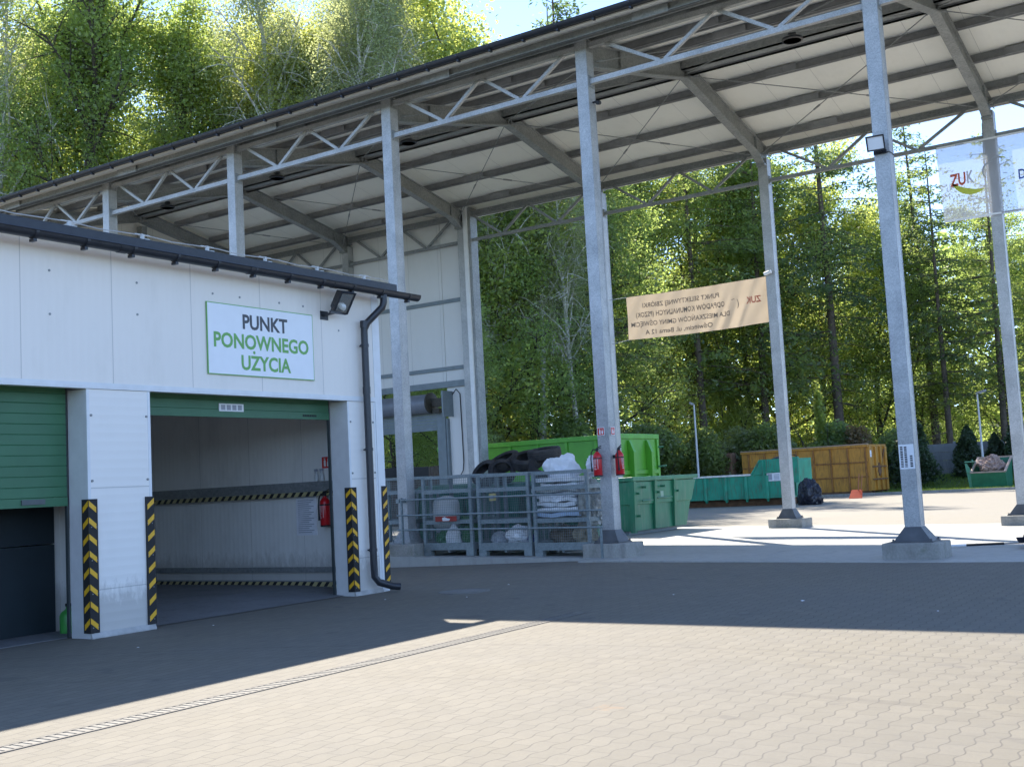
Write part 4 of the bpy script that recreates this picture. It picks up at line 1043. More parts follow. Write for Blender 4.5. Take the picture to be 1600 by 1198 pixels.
# ------------------------------------------------------------------ tyres, bags and bins
from mathutils import noise as mnoise
def make_tyre():
    mb = MB(); r, w = .32, .105
    prof = [(.20, -w*.8), (.205, -w*.95), (.26, -w*1.05), (.295, -w*.98), (.312, -w*.82), (.318, -w*.5), (.312, -w*.36), (.319, -w*.3), (.32, -w*.06), (.313, 0), (.32, w*.06), (.319, w*.3), (.312, w*.36), (.318, w*.5), (.312, w*.82), (.295, w*.98), (.26, w*1.05), (.205, w*.95), (.20, w*.8), (.215, w*.6), (.27, w*.55), (.28, 0), (.27, -w*.55), (.215, -w*.6), (.20, -w*.8)]
    vs = []; seg = 40
    mb.lathe(prof, seg); mb.f = [f for f in mb.f if len(f) == 4]
    return mb.build("tyre", TYRE, smooth=True)
ty0 = make_tyre()
TY = [((-8.74, 1.75, 1.92), (-.15, -.45, .88), 1.12, 'large black tyre leaning at the left end of the tyre pile'),
      ((-8.98, 1.38, 1.70), (-.1, -.80, .60), .98, 'black tyre at the pile front left with its hole facing the camera'),
      ((-8.54, 1.34, 1.72), (.45, -.65, .62), .9, 'black tyre tilted to the right at the front of the tyre pile'),
      ((-8.08, 1.62, 1.92), (.12, -.42, .90), 1.05, 'black tyre with open hole on top in the middle of the pile'),
      ((-7.78, 1.80, 2.04), (-.02, -.16, .99), 1.1, 'black tyre lying flat, topmost of the tyre pile'),
      ((-7.66, 1.55, 1.76), (.5, -.5, .70), 1.0, 'black tyre on edge under the topmost tyre, beside the white sheets')]
for k, (p, ax, s, lb) in enumerate(TY):
    o = ty0 if k == 0 else ty0.copy()
    if k: COL.objects.link(o)
    o.location = p; o.rotation_euler = Vector(ax).to_track_quat('Z', 'Y').to_euler(); o.scale = (s, s, s)
    tag(o, lb, 'tyre', 'black tyres piled behind the cages')

def blob(name, c, r, mat, seed, label, cat, amp=.25, fine=3.0, group=None, neck=False, sub=5):
    bm = bmesh.new(); bmesh.ops.create_icosphere(bm, subdivisions=sub, radius=1)
    rs = Vector((seed*7.3, seed*3.1, seed*5.7))
    for v in bm.verts:
        p = v.co.copy()
        n1 = mnoise.noise(p*1.3+rs); n2 = abs(mnoise.noise(p*fine+rs*2)); n3 = abs(mnoise.noise(p*fine*2.3+rs*3))
        k = 1+amp*n1-amp*.9*n2-amp*.5*n3
        q = Vector((p.x*r[0]*k, p.y*r[1]*k, p.z*r[2]*k))
        if p.z < -.55: q.z = -r[2]*.55+(q.z+r[2]*.55)*.15
        if neck and p.z > .55:
            f = (p.z-.55)/.45; q.x *= 1-.75*f; q.y *= 1-.75*f; q.z += r[2]*.25*f
        v.co = q+Vector((0, 0, r[2]*.58))
    me = bpy.data.meshes.new(name); bm.to_mesh(me); bm.free(); me.materials.append(mat)
    me.polygons.foreach_set('use_smooth', [True]*len(me.polygons))
    try: me.set_sharp_from_angle(angle=R_(28))
    except Exception: pass
    o = bpy.data.objects.new(name, me); COL.objects.link(o); o.location = c
    return tag(o, label, cat, group)
zc1, zc2, zc3 = (zslab(x)+.21 for x in CX)
blob("plastic_bag", (-9.25, .28, zc1), (.24, .2, .20), BAGG, 1, 'crumpled green bag on the floor of the left cage, by the column', 'bag')
blob("plastic_bag", (-8.96, .16, zc1), (.17, .15, .23), BAGW, 2, 'small white tied bag standing in the left cage', 'bag', neck=True)
blob("plastic_bag", (-8.62, .3, zc1), (.2, .22, .26), BAGG, 3, 'dark green bag in the right half of the left cage', 'bag')
blob("plastic_bag", (-8.95, .62, zc1+.36), (.2, .16, .12), BAGG, 4, 'small green bag behind the red strip in the left cage', 'bag')
blob("plastic_bag", (-7.86, .2, zc2), (.2, .17, .17), plain("grey_bag_film", (.36,.39,.42), .4, 0, .1, 8, .3), 5, 'grey rumpled bag on the floor of the middle cage', 'bag')
blob("plastic_bag", (-7.42, .2, zc2), (.30, .22, .24), BAGW, 6, 'large white rumpled bag on the floor of the middle cage', 'bag')
blob("plastic_bag", (-7.12, .15, zc2), (.09, .1, .12), plain("blue_bag_film", (.02,.03,.22), .35), 7, 'small blue bag at the right end of the middle cage', 'bag')
blob("rubbish_heap", (-6.45, .35, zc3), (.34, .3, .24), plain("brown_rubbish", (.13,.105,.075), .85, 0, .5, 9, .6), 8, 'brown rubbish heap at the bottom of the right cage', 'rubbish')
blob("rubbish_heap", (-6.02, .3, zc3), (.22, .26, .27), plain("beige_rubbish", (.34,.29,.20), .8, 0, .4, 9, .6), 9, 'beige rubbish in the bottom right corner of the right cage', 'rubbish')
blob("foil_bundle", (-5.93, .34, zc3+.32), (.24, .3, .52), FOIL, 10, 'dusty crumpled foil bundle at the right end of the right cage', 'foil', .35, 3.6)
t = thing("folded_sheets", (-6.45, .4, zc3+.40), 'stack of folded white sheets filling the upper right cage', 'sheets')
rs = random.Random(11)
def sheet(mb, cx, cy, z, w, d, seed, h=.05):
    nx, ny = 16, 10; vs = []; fs = []; s = Vector((seed*3.1, seed*1.7, 0))
    for L in (0, 1):
        for j in range(ny+1):
            for i in range(nx+1):
                x = -w/2+w*i/nx; y = -d/2+d*j/ny
                e = .04*mnoise.noise(Vector((x*5, y*5, seed))+s)
                zz = z+(h*L)+.05*mnoise.noise(Vector((x*2.2, y*2.2, seed*.7))+s) + .03*abs(mnoise.noise(Vector((x*9, y*9, seed))+s)) + e*.5
                vs.append((cx+x+e*(1 if i in (0, nx) else 0)*2, cy+y+e, zz))
    n = (nx+1)*(ny+1)
    for j in range(ny):
        for i in range(nx):
            a = j*(nx+1)+i; fs += [(a, a+nx+1, a+nx+2, a+1), (a+n, a+n+1, a+n+nx+2, a+n+nx+1)]
    for i in range(nx): fs += [(i, i+1, i+1+n, i+n), (ny*(nx+1)+i+1, ny*(nx+1)+i, ny*(nx+1)+i+n, ny*(nx+1)+i+1+n)]
    for j in range(ny): a = j*(nx+1); b = a+nx; fs += [(a+nx+1, a, a+n, a+nx+1+n), (b, b+nx+1, b+nx+1+n, b+n)]
    mb.add(vs, fs)
for k in range(8):
    mb = MB(); sheet(mb, -6.46+rs.uniform(-.06, .06), .40+rs.uniform(-.03, .03), zc3+.52+k*.088, .86+rs.uniform(-.14, .08), .76, k+1, .07)
    mb.build("sheet", BAGW if k else plain("blue_white_sheet", (.45,.58,.74), .45), t)
blob("white_bag", (-6.55, .48, zc3+1.15), (.36, .28, .36), BAGW, 12, 'big crumpled white bag bulging above the right cage', 'bag', .38, 1.5, sub=4)
blob("white_bag", (-5.86, .5, zc3+1.22), (.16, .2, .28), BAGW, 13, 'narrow white bag behind the extinguisher at the right end of the right cage', 'bag', .4, 3)
t = thing("plastic_drum", (-9.32, .42, zc1), 'white dome-topped plastic drum in the left cage', 'drum')
mb = MB(); mb.lathe([(.26, .34), (.275, .36), (.28, .66), (.27, .69), (.275, .72), (.27, .80), (.24, .88), (.17, .93), (.06, .955), (0, .96)], 32, 0, Matrix.Translation((-9.32, .42, zc1))); mb.build("body", DRUMW, t, smooth=True)
mb = MB(); mb.lathe([(.22, .0), (.22, .34), (.0, .345)], 24, 0, Matrix.Translation((-9.32, .42, zc1))); mb.build("stand", GREYP, t)
t = thing("warning_board", (-8.92, -.05, .82), 'red and white strip board on the front bar of the left cage', 'board')
mb = MB(); mb.box(-9.2, -8.68, -.112, -.10, .80, .90); mb.poly([(-9.02, -.1135, .81), (-8.86, -.1135, .81), (-8.83, -.1135, .85), (-8.9, -.1135, .86), (-8.97, -.1135, .89), (-9.03, -.1135, .87)], 1); mb.build("board", [plain("dull_red_board", (.34,.035,.025), .5), WPAP], t, flip=False)
t = thing("yellow_tag", (-7.75, -.07, 1.3), 'small faded yellow tag tied to the middle cage', 'tag')
mb = MB(); mb.box(-7.88, -7.72, -.108, -.104, 1.16, 1.30); mb.box(-7.86, -7.78, -.112, -.109, 1.20, 1.26, 1); mb.build("tag_card", [plain("faded_yellow", (.38,.32,.14), .6), GREYP], t)

def bin_(x, y, label, W=1.36, D=.95, H=1.42):
    z = zslab(x); t = thing("waste_bin", (x, y, z), label, 'waste bin', 'big green bins behind the cages')
    mb = MB(); mb.frustum(x, y, z+.16, z+1.10, W/2*.86, D/2*.86, W/2, D/2); b = mb.build("body", TEALD, t, bevel=.03)
    mb = MB(); mb.box(x-W/2-.03, x+W/2+.03, y-D/2-.03, y+D/2+.03, z+1.10, z+1.16); mb.build("rim", TEALD, t, bevel=.01)
    mb = MB(); pts = [(x-W/2-.02, y-D/2-.02, z+1.161)] ; n = 10
    prof = [(y-D/2*math.cos(math.pi*k/n), z+1.165+.22*math.sin(math.pi*k/n)) for k in range(n+1)]
    mb.prism([(x-W/2, a, b_) for a, b_ in prof], (W, 0, 0)); mb.build("lid", plain("teal_lid", (.015,.16,.11), .45), t)
    for k in (-.3, .3):
        mb = MB(); mb.box(x+k*W-.04, x+k*W+.04, y-D/2-.015, y-D/2+.05, z+.35, z+1.09); mb.build("rib", TEALD, t)
    for sx in (-1, 1):
        for sy in (-1, 1):
            mb = MB(); mb.tube([(x+sx*W*.36-.025, y+sy*D*.33, z+.08), (x+sx*W*.36+.025, y+sy*D*.33, z+.08)], .08, 14); mb.box(x+sx*W*.36-.035, x+sx*W*.36+.035, y+sy*D*.33-.02, y+sy*D*.33+.02, z+.07, z+.17); mb.build("wheel", BLACK, t)
bin_(-8.75, 1.65, 'big teal waste bin with domed lid behind the left and middle cages')
bin_(-7.32, 1.72, 'big teal waste bin with domed lid behind the middle and right cages')
bin_(-10.2, 1.75, 'big teal waste bin with domed lid behind the left cage and the column')

# ------------------------------------------------------------------ steel containers
def B(t, name, mat, boxes, bevel=0, world=False):
    mb = MB()
    for b in boxes: mb.box(*b)
    return mb.build(name, mat, t, world=world, bevel=bevel)
# dark green skip (local: x=0 is the side facing right, y from the near end to the far end)
t = thing("skip_container", (-8.03, 5.96, zslab(-8)), 'dark green steel skip with two ribs beside the front column', 'skip')
W, H = 1.9, 1.28
mb = MB()
side = [(0, .10), (2.86, .10), (3.45, 1.27), (0, 1.27)]
for x in (-.03, -W): mb.prism([(x, a, b) for a, b in side], (.03, 0, 0))
mb.box(-W+.031, -.031, 0.0, .03, .10, 1.27); mb.prism([(-W+.031, 2.83, .10), (-W+.031, 2.86, .10), (-W+.031, 3.45, 1.27), (-W+.031, 3.42, 1.27)], (W-.062, 0, 0))
mb.box(-W+.031, -.031, .031, 2.82, .10, .13)
mb.prism([(.0005, .0, .72), (.0005, 3.15, .72), (.0005, 3.47, 1.25), (.0005, .0, 1.25)], (.045, 0, 0))
mb.prism([(-W+.03, -.046, 1.25), (-.03, -.046, 1.25), (-.03, -.046, .72), (-W+.03, -.046, .72)], (0, .045, 0))
mb.build("body", DGREEN, t, world=False, bevel=.008)
B(t, "top_rail", DGREEN, [(-.09, .09, -.08, 3.52, 1.271, 1.37), (-W-.06, -W+.09, -.08, 3.52, 1.271, 1.37), (-W+.091, -.091, -.08, .07, 1.271, 1.365)], .01)
for y in (1.05, 2.12): 
    mb = MB(); mb.prism([(.002, y-.055, .10), (.06, y-.055, .12), (.115, y-.055, 1.268), (.047, y-.055, 1.268), (.047, y-.055, .71), (.002, y-.055, .71)], (0, .11, 0)); mb.build("rib", DGREEN, t, world=False)
mb = MB(); mb.prism([(-.06, -.05, .06), (.06, -.05, .06), (.10, -.05, 1.268), (-.06, -.05, 1.268)], (0, .10, 0)); mb.build("corner_post", DGREEN, t, world=False)
mb = MB()
for y, z in ((1.05, .98), (2.12, .98), (0, .98), (0, .45), (.35, 1.12), (1.35, 1.12)):
    mb.tube([(.05, y+.08, z), (.17, y+.08, z)], .028, 10)
mb.tube([(.115, .3, .80), (.115, .85, .80)], .016, 8); mb.tube([(.09, 1.15, .84), (.09, 1.95, .84)], .016, 8)
mb.build("latch", DGREEN, t, world=False)
B(t, "skid", GALVP, [(-.35, -.2, .1, 2.7, 0, .098), (-W+.2, -W+.35, .1, 2.7, 0, .098)])
mb = MB(); mb.poly([(.046+.002, 1.4, .86), (.048, 1.56, .86), (.048, 1.56, 1.0), (.048, 1.4, 1.0)]); mb.build("label", plain("pale_green_label", (.22,.36,.28), .5), t, world=False, flip=False)

def rolloff(loc, rz, L, W, H, mat, label, ribs, rails, end_ribs, group=None, depth=.05, railh=.12, ribmat=None):
    rm = ribmat or mat
    t = thing("roll_off_container", loc, label, 'container', group, rz)
    th = .04; zf = .22
    B(t, "body", mat, [(-L, 0, 0, th, zf, H-railh), (-L, 0, W-th, W, zf, H-railh), (-th, 0, th+.001, W-th-.001, zf, H-railh), (-L, -L+th, th+.001, W-th-.001, zf, H-railh), (-L+th, -th, th, W-th, zf, zf+.04)])
    B(t, "top_rail", mat, [(-L-.03, .03, -depth-.02, th+.03, H-railh+.001, H), (-L-.03, .03, W-th-.03, W+depth+.02, H-railh+.001, H), (-.08, .05, th+.031, W-th-.031, H-railh+.001, H), (-L-.03, -L+.08, th+.031, W-th-.031, H-railh+.001, H)], .012)
    for x in ribs: B(t, "rib", rm, [(x-.045, x+.045, -depth, -.001, zf, H-railh), (x-.045, x+.045, W+.001, W+depth, zf, H-railh)], .008)
    for z in rails: B(t, "side_rail", rm, [(-L+.02, -.02, -depth*.7, -.0015, z-.035, z+.035)], .006)
    for y, w in end_ribs: B(t, "end_post", mat, [(.001, .09, y-w/2, y+w/2, zf, H-railh)], .008)
    B(t, "skid", RUST, [(-L+.1, -.05, W*.25, W*.25+.12, .06, zf-.001), (-L+.1, -.05, W*.7, W*.7+.12, .06, zf-.001), (-L, 0, .02, .14, .12, zf-.001), (-L, 0, W-.14, W-.02, .12, zf-.001)])
    for x in (-L+.6, -.5):
        mb = MB(); 
        for y in (W*.25+.06, W*.7+.06): mb.tube([(x, y-.1, .1), (x, y+.1, .1)], .1, 16)
        mb.build("roller", RUST, t, world=False)
    return t
# lime green tall container
t = rolloff((-10.66, 10.25, .05), 0, 6.3, 2.45, 2.68, LIME, 'tall lime green roll-off container behind the cages and dark green skip', [-.7-i*.98 for i in range(6)], [], [], railh=.14)
mb = MB()
for y in (.62, 1.72):
    mb.prism([(.001, y-.07, .3), (.16, y-.07, .3), (.20, y-.07, 2.15), (.06, y-.07, 2.5), (.001, y-.07, 2.5)], (0, .14, 0))
mb.box(.001, .05, .0, .12, .22, 2.53); mb.box(.001, .05, 2.33, 2.45, .22, 2.53); mb.box(.001, .06, .13, 2.32, 1.52, 1.64); mb.box(.001, .05, .13, 2.32, .9, .98)
mb.build("end_post", LIME, t, world=False, bevel=.01)
mb = MB(); mb.box(.061, .16, .12, .52, 1.20, 1.42); mb.bar((.15, .9, 1.35), (.15, 1.5, 1.42), .08, .10); mb.bar((.15, .85, 1.15), (.15, 1.25, 1.42), .07, .07); mb.build("hook_plate", plain("pale_lime_paint", (.22,.48,.11), .45), t, world=False)
mb = MB(); mb.tube([(.05, 2.33, 1.72), (.25, 2.48, 1.74)], .025, 8); mb.tube([(.05, 2.33, 1.0), (.22, 2.46, 1.0)], .025, 8); mb.tube([(.0, 2.38, 2.3), (.18, 2.48, 2.3)], .025, 8); mb.build("latch", DGREEN, t, world=False)
mb = MB()
mb.text("42", (.064, .32, 1.05), (0,1,0), (0,0,1), .26, .17, 0, .03); mb.build("marking", WPAP, t, world=False, flip=False)

# teal low container with a raised end
t = thing("roll_off_container", (-12.85, 29.6, 0), 'low teal roll-off container with raised end and white label', 'container', rz=R_(-1.5))
L, W = 6.6, 2.4
prof = [(-L, .32), (0, .32), (0, 2.0), (-1.42, 2.0), (-1.85, 1.32), (-L, 1.32)]
mb = MB()
for y in (0, W-.05): mb.prism([(a, y, b) for a, b in prof], (0, .05, 0))
mb.box(-.05, 0, .051, W-.051, .32, 1.99); mb.box(-L, -L+.05, .051, W-.051, .32, 1.31); mb.box(-L+.06, -.06, .051, W-.051, .32, .38)
mb.build("body", TEAL, t, world=False)
B(t, "top_rail", plain("sunlit_pale_rim", (.82,.81,.74), .6, .1, .2, 5), [(-L-.02, -1.86, -.06, .07, 1.321, 1.40), (-L-.02, -1.86, W-.07, W+.06, 1.321, 1.40)], .01)  # rim coloured near white to stand in for sunlight on it
for k in range(6):
    x = -L+.55+k*.98
    mb = MB(); mb.prism([(x+.10*math.cos(a), -.005-.09*math.sin(a), .30) for a in [math.pi*q/8 for q in range(9)]], (0, 0, 1.01)); mb.build("rib", TEAL, t, world=False, smooth=True)
    mb = MB(); mb.prism([(x-.06, .0, .30), (x+.06, .0, .30), (x+.02, .0, .18), (x-.02, .0, .18)], (0, .12, 0)); mb.build("foot_tooth", TEAL, t, world=False)
mb = MB(); mb.prism([(-1.44, -.03, 1.99), (-1.36, -.03, 1.99), (-1.80, -.03, 1.36), (-1.88, -.03, 1.36)], (0, .029, 0)); mb.bar((-1.7, -.05, 1.36), (-.7, -.05, 1.48), .04, .06); mb.bar((-1.25, -.04, .32), (-1.25, -.04, 1.98), .09, .08); mb.build("brace", TEAL, t, world=False)
B(t, "end_flange", TEAL, [(.001, .34, -.02, .10, .95, 2.04), (-.25, .34, .101, .16, 1.98, 2.04), (.001, .06, .3, W-.3, .4, 1.9)], .012)
B(t, "label", WPAP, [(-1.12, -.50, -.012, -.001, 1.05, 1.40)])
mb = MB()
for k in range(5): mb.poly([(-.80+.0*k, -.0135, 1.09+k*.055), (-.55, -.0135, 1.09+k*.055), (-.55, -.0135, 1.115+k*.055), (-.80, -.0135, 1.115+k*.055)])
mb.poly([(-1.08, -.0135, 1.1), (-.88, -.0135, 1.1), (-.88, -.0135, 1.36), (-1.08, -.0135, 1.36)]); mb.build("print", GREYP, t, world=False, flip=False)
B(t, "skid", RUST, [(-L+.1, -.1, .5, .62, .0, .31), (-L+.1, -.1, W-.62, W-.5, .0, .31)])
mb = MB(); mb.tube([(-.2, .3, 1.98), (-.1, .35, 2.12), (.1, .25, 2.13), (.3, .1, 2.02)], .02, 6); mb.build("chain", BLACK, t, world=False)
blob("rubbish_heap", (-13.6, 30.4, 1.45), (.8, .7, .42), BLACK, 21, 'dark rubbish showing above the raised end of the teal container', 'rubbish')

# yellow rusty container
t = rolloff((-13.04, 41.36, 0), R_(-5), 7.2, 2.4, 2.60, YELC, 'long rusty yellow roll-off container with ribbed side', [-.12-.95*i for i in range(8)], [.95, 1.70], [(.16, .30), (.95, .26), (1.6, .2), (2.26, .26)], depth=.07, ribmat=YELR)
mb = MB(); mb.prism([(.02, .95, 1.2), (.02, 1.2, 1.65), (.02, 1.45, 1.2), (.02, 1.2, .95)], (.10, 0, 0)); mb.bar((.1, .25, 1.45), (.1, 2.1, 1.45), .07, .07); mb.bar((.1, .2, .8), (.1, 2.2, .8), .07, .07); mb.bar((.06, 1.5, 1.4), (.06, 2.1, 2.35), .06, .06); mb.build("hook_plate", RUST, t, world=False)
B(t, "sticker", WPAP, [(.091, .095, .06, .26, 1.95, 2.3)])
B(t, "upper_rim", plain("rusty_pale_rim", (.34,.25,.17), .7, 0, .25, 4), [(-7.24, .04, -.10, .10, 2.601, 2.66)])
t = thing("crate", (-21.55, 42.0, 0), 'plain brown boarded crate left of the yellow container', 'crate')
B(t, "board_box", RUSTB, [(-.75, .72, 0, 1.2, .9, 2.62)], .01); B(t, "base", RUST, [(-.76, .74, -.02, 1.22, .0, .89)], .01)
B(t, "batten", RUSTB, [(-.78, -.68, -.03, -.001, .9, 2.62), (.64, .75, -.03, -.021, .9, 2.62), (-.67, .63, -.025, -.001, 2.5, 2.62)])

# bag, dustpan, skip, bin, lamps
blob("rubbish_bag", (-11.75, 28.6, 0), (.52, .42, .72), BAGK, 31, 'black rubbish bag leaning against the end of the teal container', 'bag', .25, 2.4)
t = thing("dustpan", (-12.1, 36.0, 0), 'orange long-handled dustpan standing in front of the yellow container', 'dustpan')
mb = MB(); x, y = -12.1, 36.0
mb.add([(x-.33,y-.18,.0),(x+.30,y-.18,.0),(x+.22,y+.12,.03),(x-.25,y+.12,.03),(x-.33,y-.18,.02),(x+.30,y-.18,.02),(x+.24,y+.14,.40),(x-.27,y+.14,.40)], [(0,1,2,3),(4,5,6,7),(0,4,7,3),(1,2,6,5),(3,7,6,2),(0,1,5,4)]); mb.build("pan", ORANGE, t)
mb = MB(); mb.tube([(x+.05, y+.12, .35), (x+.12, y+.2, 1.15)], .022, 8); mb.tube([(x+.2, y+.1, .35), (x+.26, y+.2, 1.1)], .018, 8); mb.build("handle", plain("red_brown_stick", (.30,.12,.06), .6), t)

t = thing("skip_container", (-8.52, 43.5, 0), 'small green skip with slanted open top full of rubble, on the right by the grass', 'skip')
w_, z0 = 1.62, .06
mb = MB()
fl_ = [(0, .08, .06), (1.55, .12, .06), (1.95, 1.7, 1.70-.1), (-.06, 0, .86)]
side = [(.10, .06), (1.5, .06), (1.95, 1.58), (-.05, .86)]
for x in (-.02, w_-.02): mb.prism([(x, a, b) for a, b in side], (.04, 0, 0))
mb.prism([(.02, .10, .06), (w_-.02, .10, .06), (w_-.02, -.05, .86), (.02, -.05, .86)], (0, .04, 0))
mb.prism([(.021, 1.46, .06), (w_-.021, 1.46, .06), (w_-.021, 1.91, 1.57), (.021, 1.91, 1.57)], (0, .04, 0)); mb.box(.021, w_-.021, .12, 1.46, .06, .10)
mb.build("body", plain("skip_green", (.02,.16,.075), .45, 0, .2, 3), t, world=False)
mb = MB(); mb.bar((-.0, -.06, .87), (w_, -.06, .87), .09, .07); mb.bar((0, 1.96, 1.61), (w_, 1.96, 1.61), .09, .08); mb.bar((-.0, -.06, .87), (0, 1.96, 1.61), .10, .08); mb.bar((w_, -.06, .87), (w_, 1.96, 1.61), .10, .08); mb.build("rim", plain("worn_pink_rim", (.45,.33,.25), .7, 0, .2, 5), t, world=False)
mb = MB(); mb.prism([(-.16, .2, .05), (-.05, .2, .05), (-.05, .1, 1.0), (-.22, .1, 1.35), (-.30, .1, 1.35)], (0, .12, 0)); mb.prism([(-.16, 1.3, .05), (-.05, 1.3, .05), (-.05, 1.5, 1.3), (-.25, 1.5, 1.55)], (0, .12, 0)); mb.box(-.30, -.04, .1, 1.6, 1.40, 1.46); mb.build("side_arm", plain("light_skip_green", (.10,.32,.20), .45), t, world=False)
blob("rubble_heap", (-7.7, 44.45, .78), (.72, .72, .62), DEBRIS, 41, 'pinkish brown rubble heap inside the small green skip', 'rubble', .35, 3)
t = thing("wheelie_bin", (-6.55, 46.0, bankz(-6.55, 46)), 'dark green wheelie bin at the far right behind the skip', 'bin')
B(t, "body", TEALD, [(-.33, .33, -.36, .36, .08, 1.32)], .04); B(t, "lid", plain("bin_lid_green", (.02,.12,.08), .45), [(-.36, .36, -.42, .40, 1.325, 1.42)], .03); B(t, "wheel", BLACK, [(-.38, -.331, .15, .38, 0, .22)], .03); B(t, "wheel", BLACK, [(.331, .38, .15, .38, 0, .22)], .03)

def lamp_post(x, y, z, h, label, dx):
    t = thing("lamp_post", (x, y, z), label, 'lamp post', 'grey lamp posts at the far side of the yard')
    mb = MB(); mb.tube([(x, y, z), (x, y, z+.9), (x, y, z+.95), (x, y, z+h)], [.085, .085, .065, .045], 12); mb.lathe([(.16, 0), (.16, .02), (0, .021)], 12, 0, Matrix.Translation((x, y, z))); mb.build("post", GALVL, t, smooth=True)
    mb = MB(); mb.bar((x-dx*.05, y, z+h), (x+dx*.62, y-.1, z+h+.14), .22, .09); mb.build("lamp_head", GALVD, t, bevel=.02)
    mb = MB(); mb.bar((x+dx*.2, y-.03, z+h-.012), (x+dx*.58, y-.1, z+h+.07), .17, .015); mb.build("lens", WPAP, t)
lamp_post(-21.6, 39.2, 0, 5.3, 'slim grey lamp post behind the teal container, under the beige banner', -.35)
lamp_post(-8.6, 46.9, bankz(-8.6, 46.9), 4.9, 'slim grey lamp post behind the small green skip on the right', .75)

# shovel lying on the slab
t = thing("shovel", (.5, 1.9, zslab(0)), 'black bladed shovel with striped handle lying on the slab at the right', 'shovel')
mb = MB(); P0, P1 = Vector((-.12, 2.05, .03)), Vector((1.0, 2.30, .05)); d = P1-P0
for a, b, mi in ((0, .10, 0), (.1, .33, 1), (.33, .84, 0), (.84, 1.12, 2)): mb.tube([P0+d*a, P0+d*b], .02 if mi < 2 else .012, 8, mi)
mb.build("handle", [BLACK, WPAP, GALVD], t)
mb = MB(); n = 12; vs = []; fs = []
for L in (0, .012):
    for j in range(5):
        for i in range(n+1):
            u = i/n-.5; v = j/4
            vs.append((1.12+v*.55, 2.0+u*.62+.1*v, .022+L+.16*(2*u)**2*(.6+.4*v)+.05*(1-v)))
q = 5*(n+1)
for j in range(4):
    for i in range(n): a = j*(n+1)+i; fs += [(a, a+1, a+n+2, a+n+1), (a+q, a+q+n+1, a+q+n+2, a+q+1)]
for i in range(n): fs += [(i, i+q, i+1+q, i+1), (4*(n+1)+i, 4*(n+1)+i+1, 4*(n+1)+i+1+q, 4*(n+1)+i+q)]
for j in range(4): a = j*(n+1); b = a+n; fs += [(a, a+n+1, a+n+1+q, a+q), (b, b+q, b+n+1+q, b+n+1)]
mb.add(vs, fs); mb.build("blade", plain("black_blue_blade", (.012,.014,.035), .4), t, smooth=True)

# fences at the back
t = thing("board_fence", (-18, 13.4, 0), 'weathered dark board fence seen through the canopy roller door', 'fence')
mb = MB(); x = -23
rs = random.Random(3)
while x < -14.9:
    mb.box(x, x+.10, 13.4, 13.425, .05, 2.24+rs.uniform(-.03, .03)); x += .115
mb.build("boards", WOODF, t); mb = MB(); mb.box(-23, -14.9, 13.43, 13.49, .5, .6); mb.box(-23, -14.9, 13.43, 13.49, 1.8, 1.9); mb.build("crossbar", WOODF, t)
for x in (-22.9, -20.9, -18.9, -16.9, -15): 
    mb = MB(); mb.box(x-.06, x+.06, 13.495, 13.6, 0, 2.2); mb.build("post", WOODF, t)
t = thing("concrete_fence", (-10, 53.5, .7), 'grey concrete panel fence behind the dark conifers at the right', 'fence')
for k in range(11):
    x = -24+k*2.5; mb = MB(); 
    for q in range(4): mb.box(x+.07, x+2.43, 53.5, 53.56, .6+q*.5, .6+q*.5+.485)
    mb.build("panel", FENC, t); mb = MB(); mb.box(x-.065, x+.065, 53.44, 53.6, .5, 2.7); mb.build("post", FENC, t)

# scraps of paper on the shaded paving
rs = random.Random(8)
sc0 = None
for x, y in ((-4.25, -5.9), (-5.3, -6.3), (-1.5, -5.4), (.3, -5.9), (-4.6, -4.4), (-4.9, -10.6), (-5.6, -9.0), (1.9, -6.6)):
    if sc0 is None:
        mb = MB(); mb.add([(-.05,-.03,.004),(.04,-.035,.012),(.05,.03,.004),(-.03,.035,.016),(0,0,.026)], [(0,1,4),(1,2,4),(2,3,4),(3,0,4)])
        o = sc0 = mb.build("paper_scrap", WPAP, flip=False)
    else: o = sc0.copy(); COL.objects.link(o)
    k = rs.uniform(.25, .5); o.scale = (k, k, k); o.location = (x, y, zg(x, y)+.003); o.rotation_euler = (0, 0, rs.uniform(0, 6))
    tag(o, 'tiny white paper scrap lying on the shaded paving', 'litter', 'paper scraps on the shaded paving')
# ------------------------------------------------------------------ trees
def leaf_quads(rng, centers, n, spread, size, aspect=1.6, flat=0.7, droop=0.0, dirs=None):
    """n leaves around every centre; returns (N,4,3) diamond leaves"""
    C = np.repeat(centers, n, axis=0); N_ = len(C)
    off = rng.normal(0, 1, (N_, 3))*np.asarray(spread)
    C = C+off
    a = rng.normal(0, 1, (N_, 3)); a[:,2] *= flat; a[:,2] -= droop
    a /= np.linalg.norm(a, axis=1, keepdims=True)+1e-9
    b = rng.normal(0, 1, (N_, 3)); b -= a*np.sum(a*b, 1, keepdims=True); b /= np.linalg.norm(b, axis=1, keepdims=True)+1e-9
    s = size*rng.uniform(.6, 1.35, (N_, 1))
    a = a*s; b = b*s/aspect
    V = np.stack([C-a*.5, C+b*.5+a*.05, C+a*.55, C-b*.5+a*.05], 1)
    return V
def path(rng, p, d, L, n, up, wob):
    pts = [np.array(p, float)]; d = np.array(d, float)
    for i in range(n):
        d = d+np.array([0, 0, up])/n+rng.normal(0, wob, 3)/n; d /= np.linalg.norm(d)
        pts.append(pts[-1]+d*L/n)
    return pts
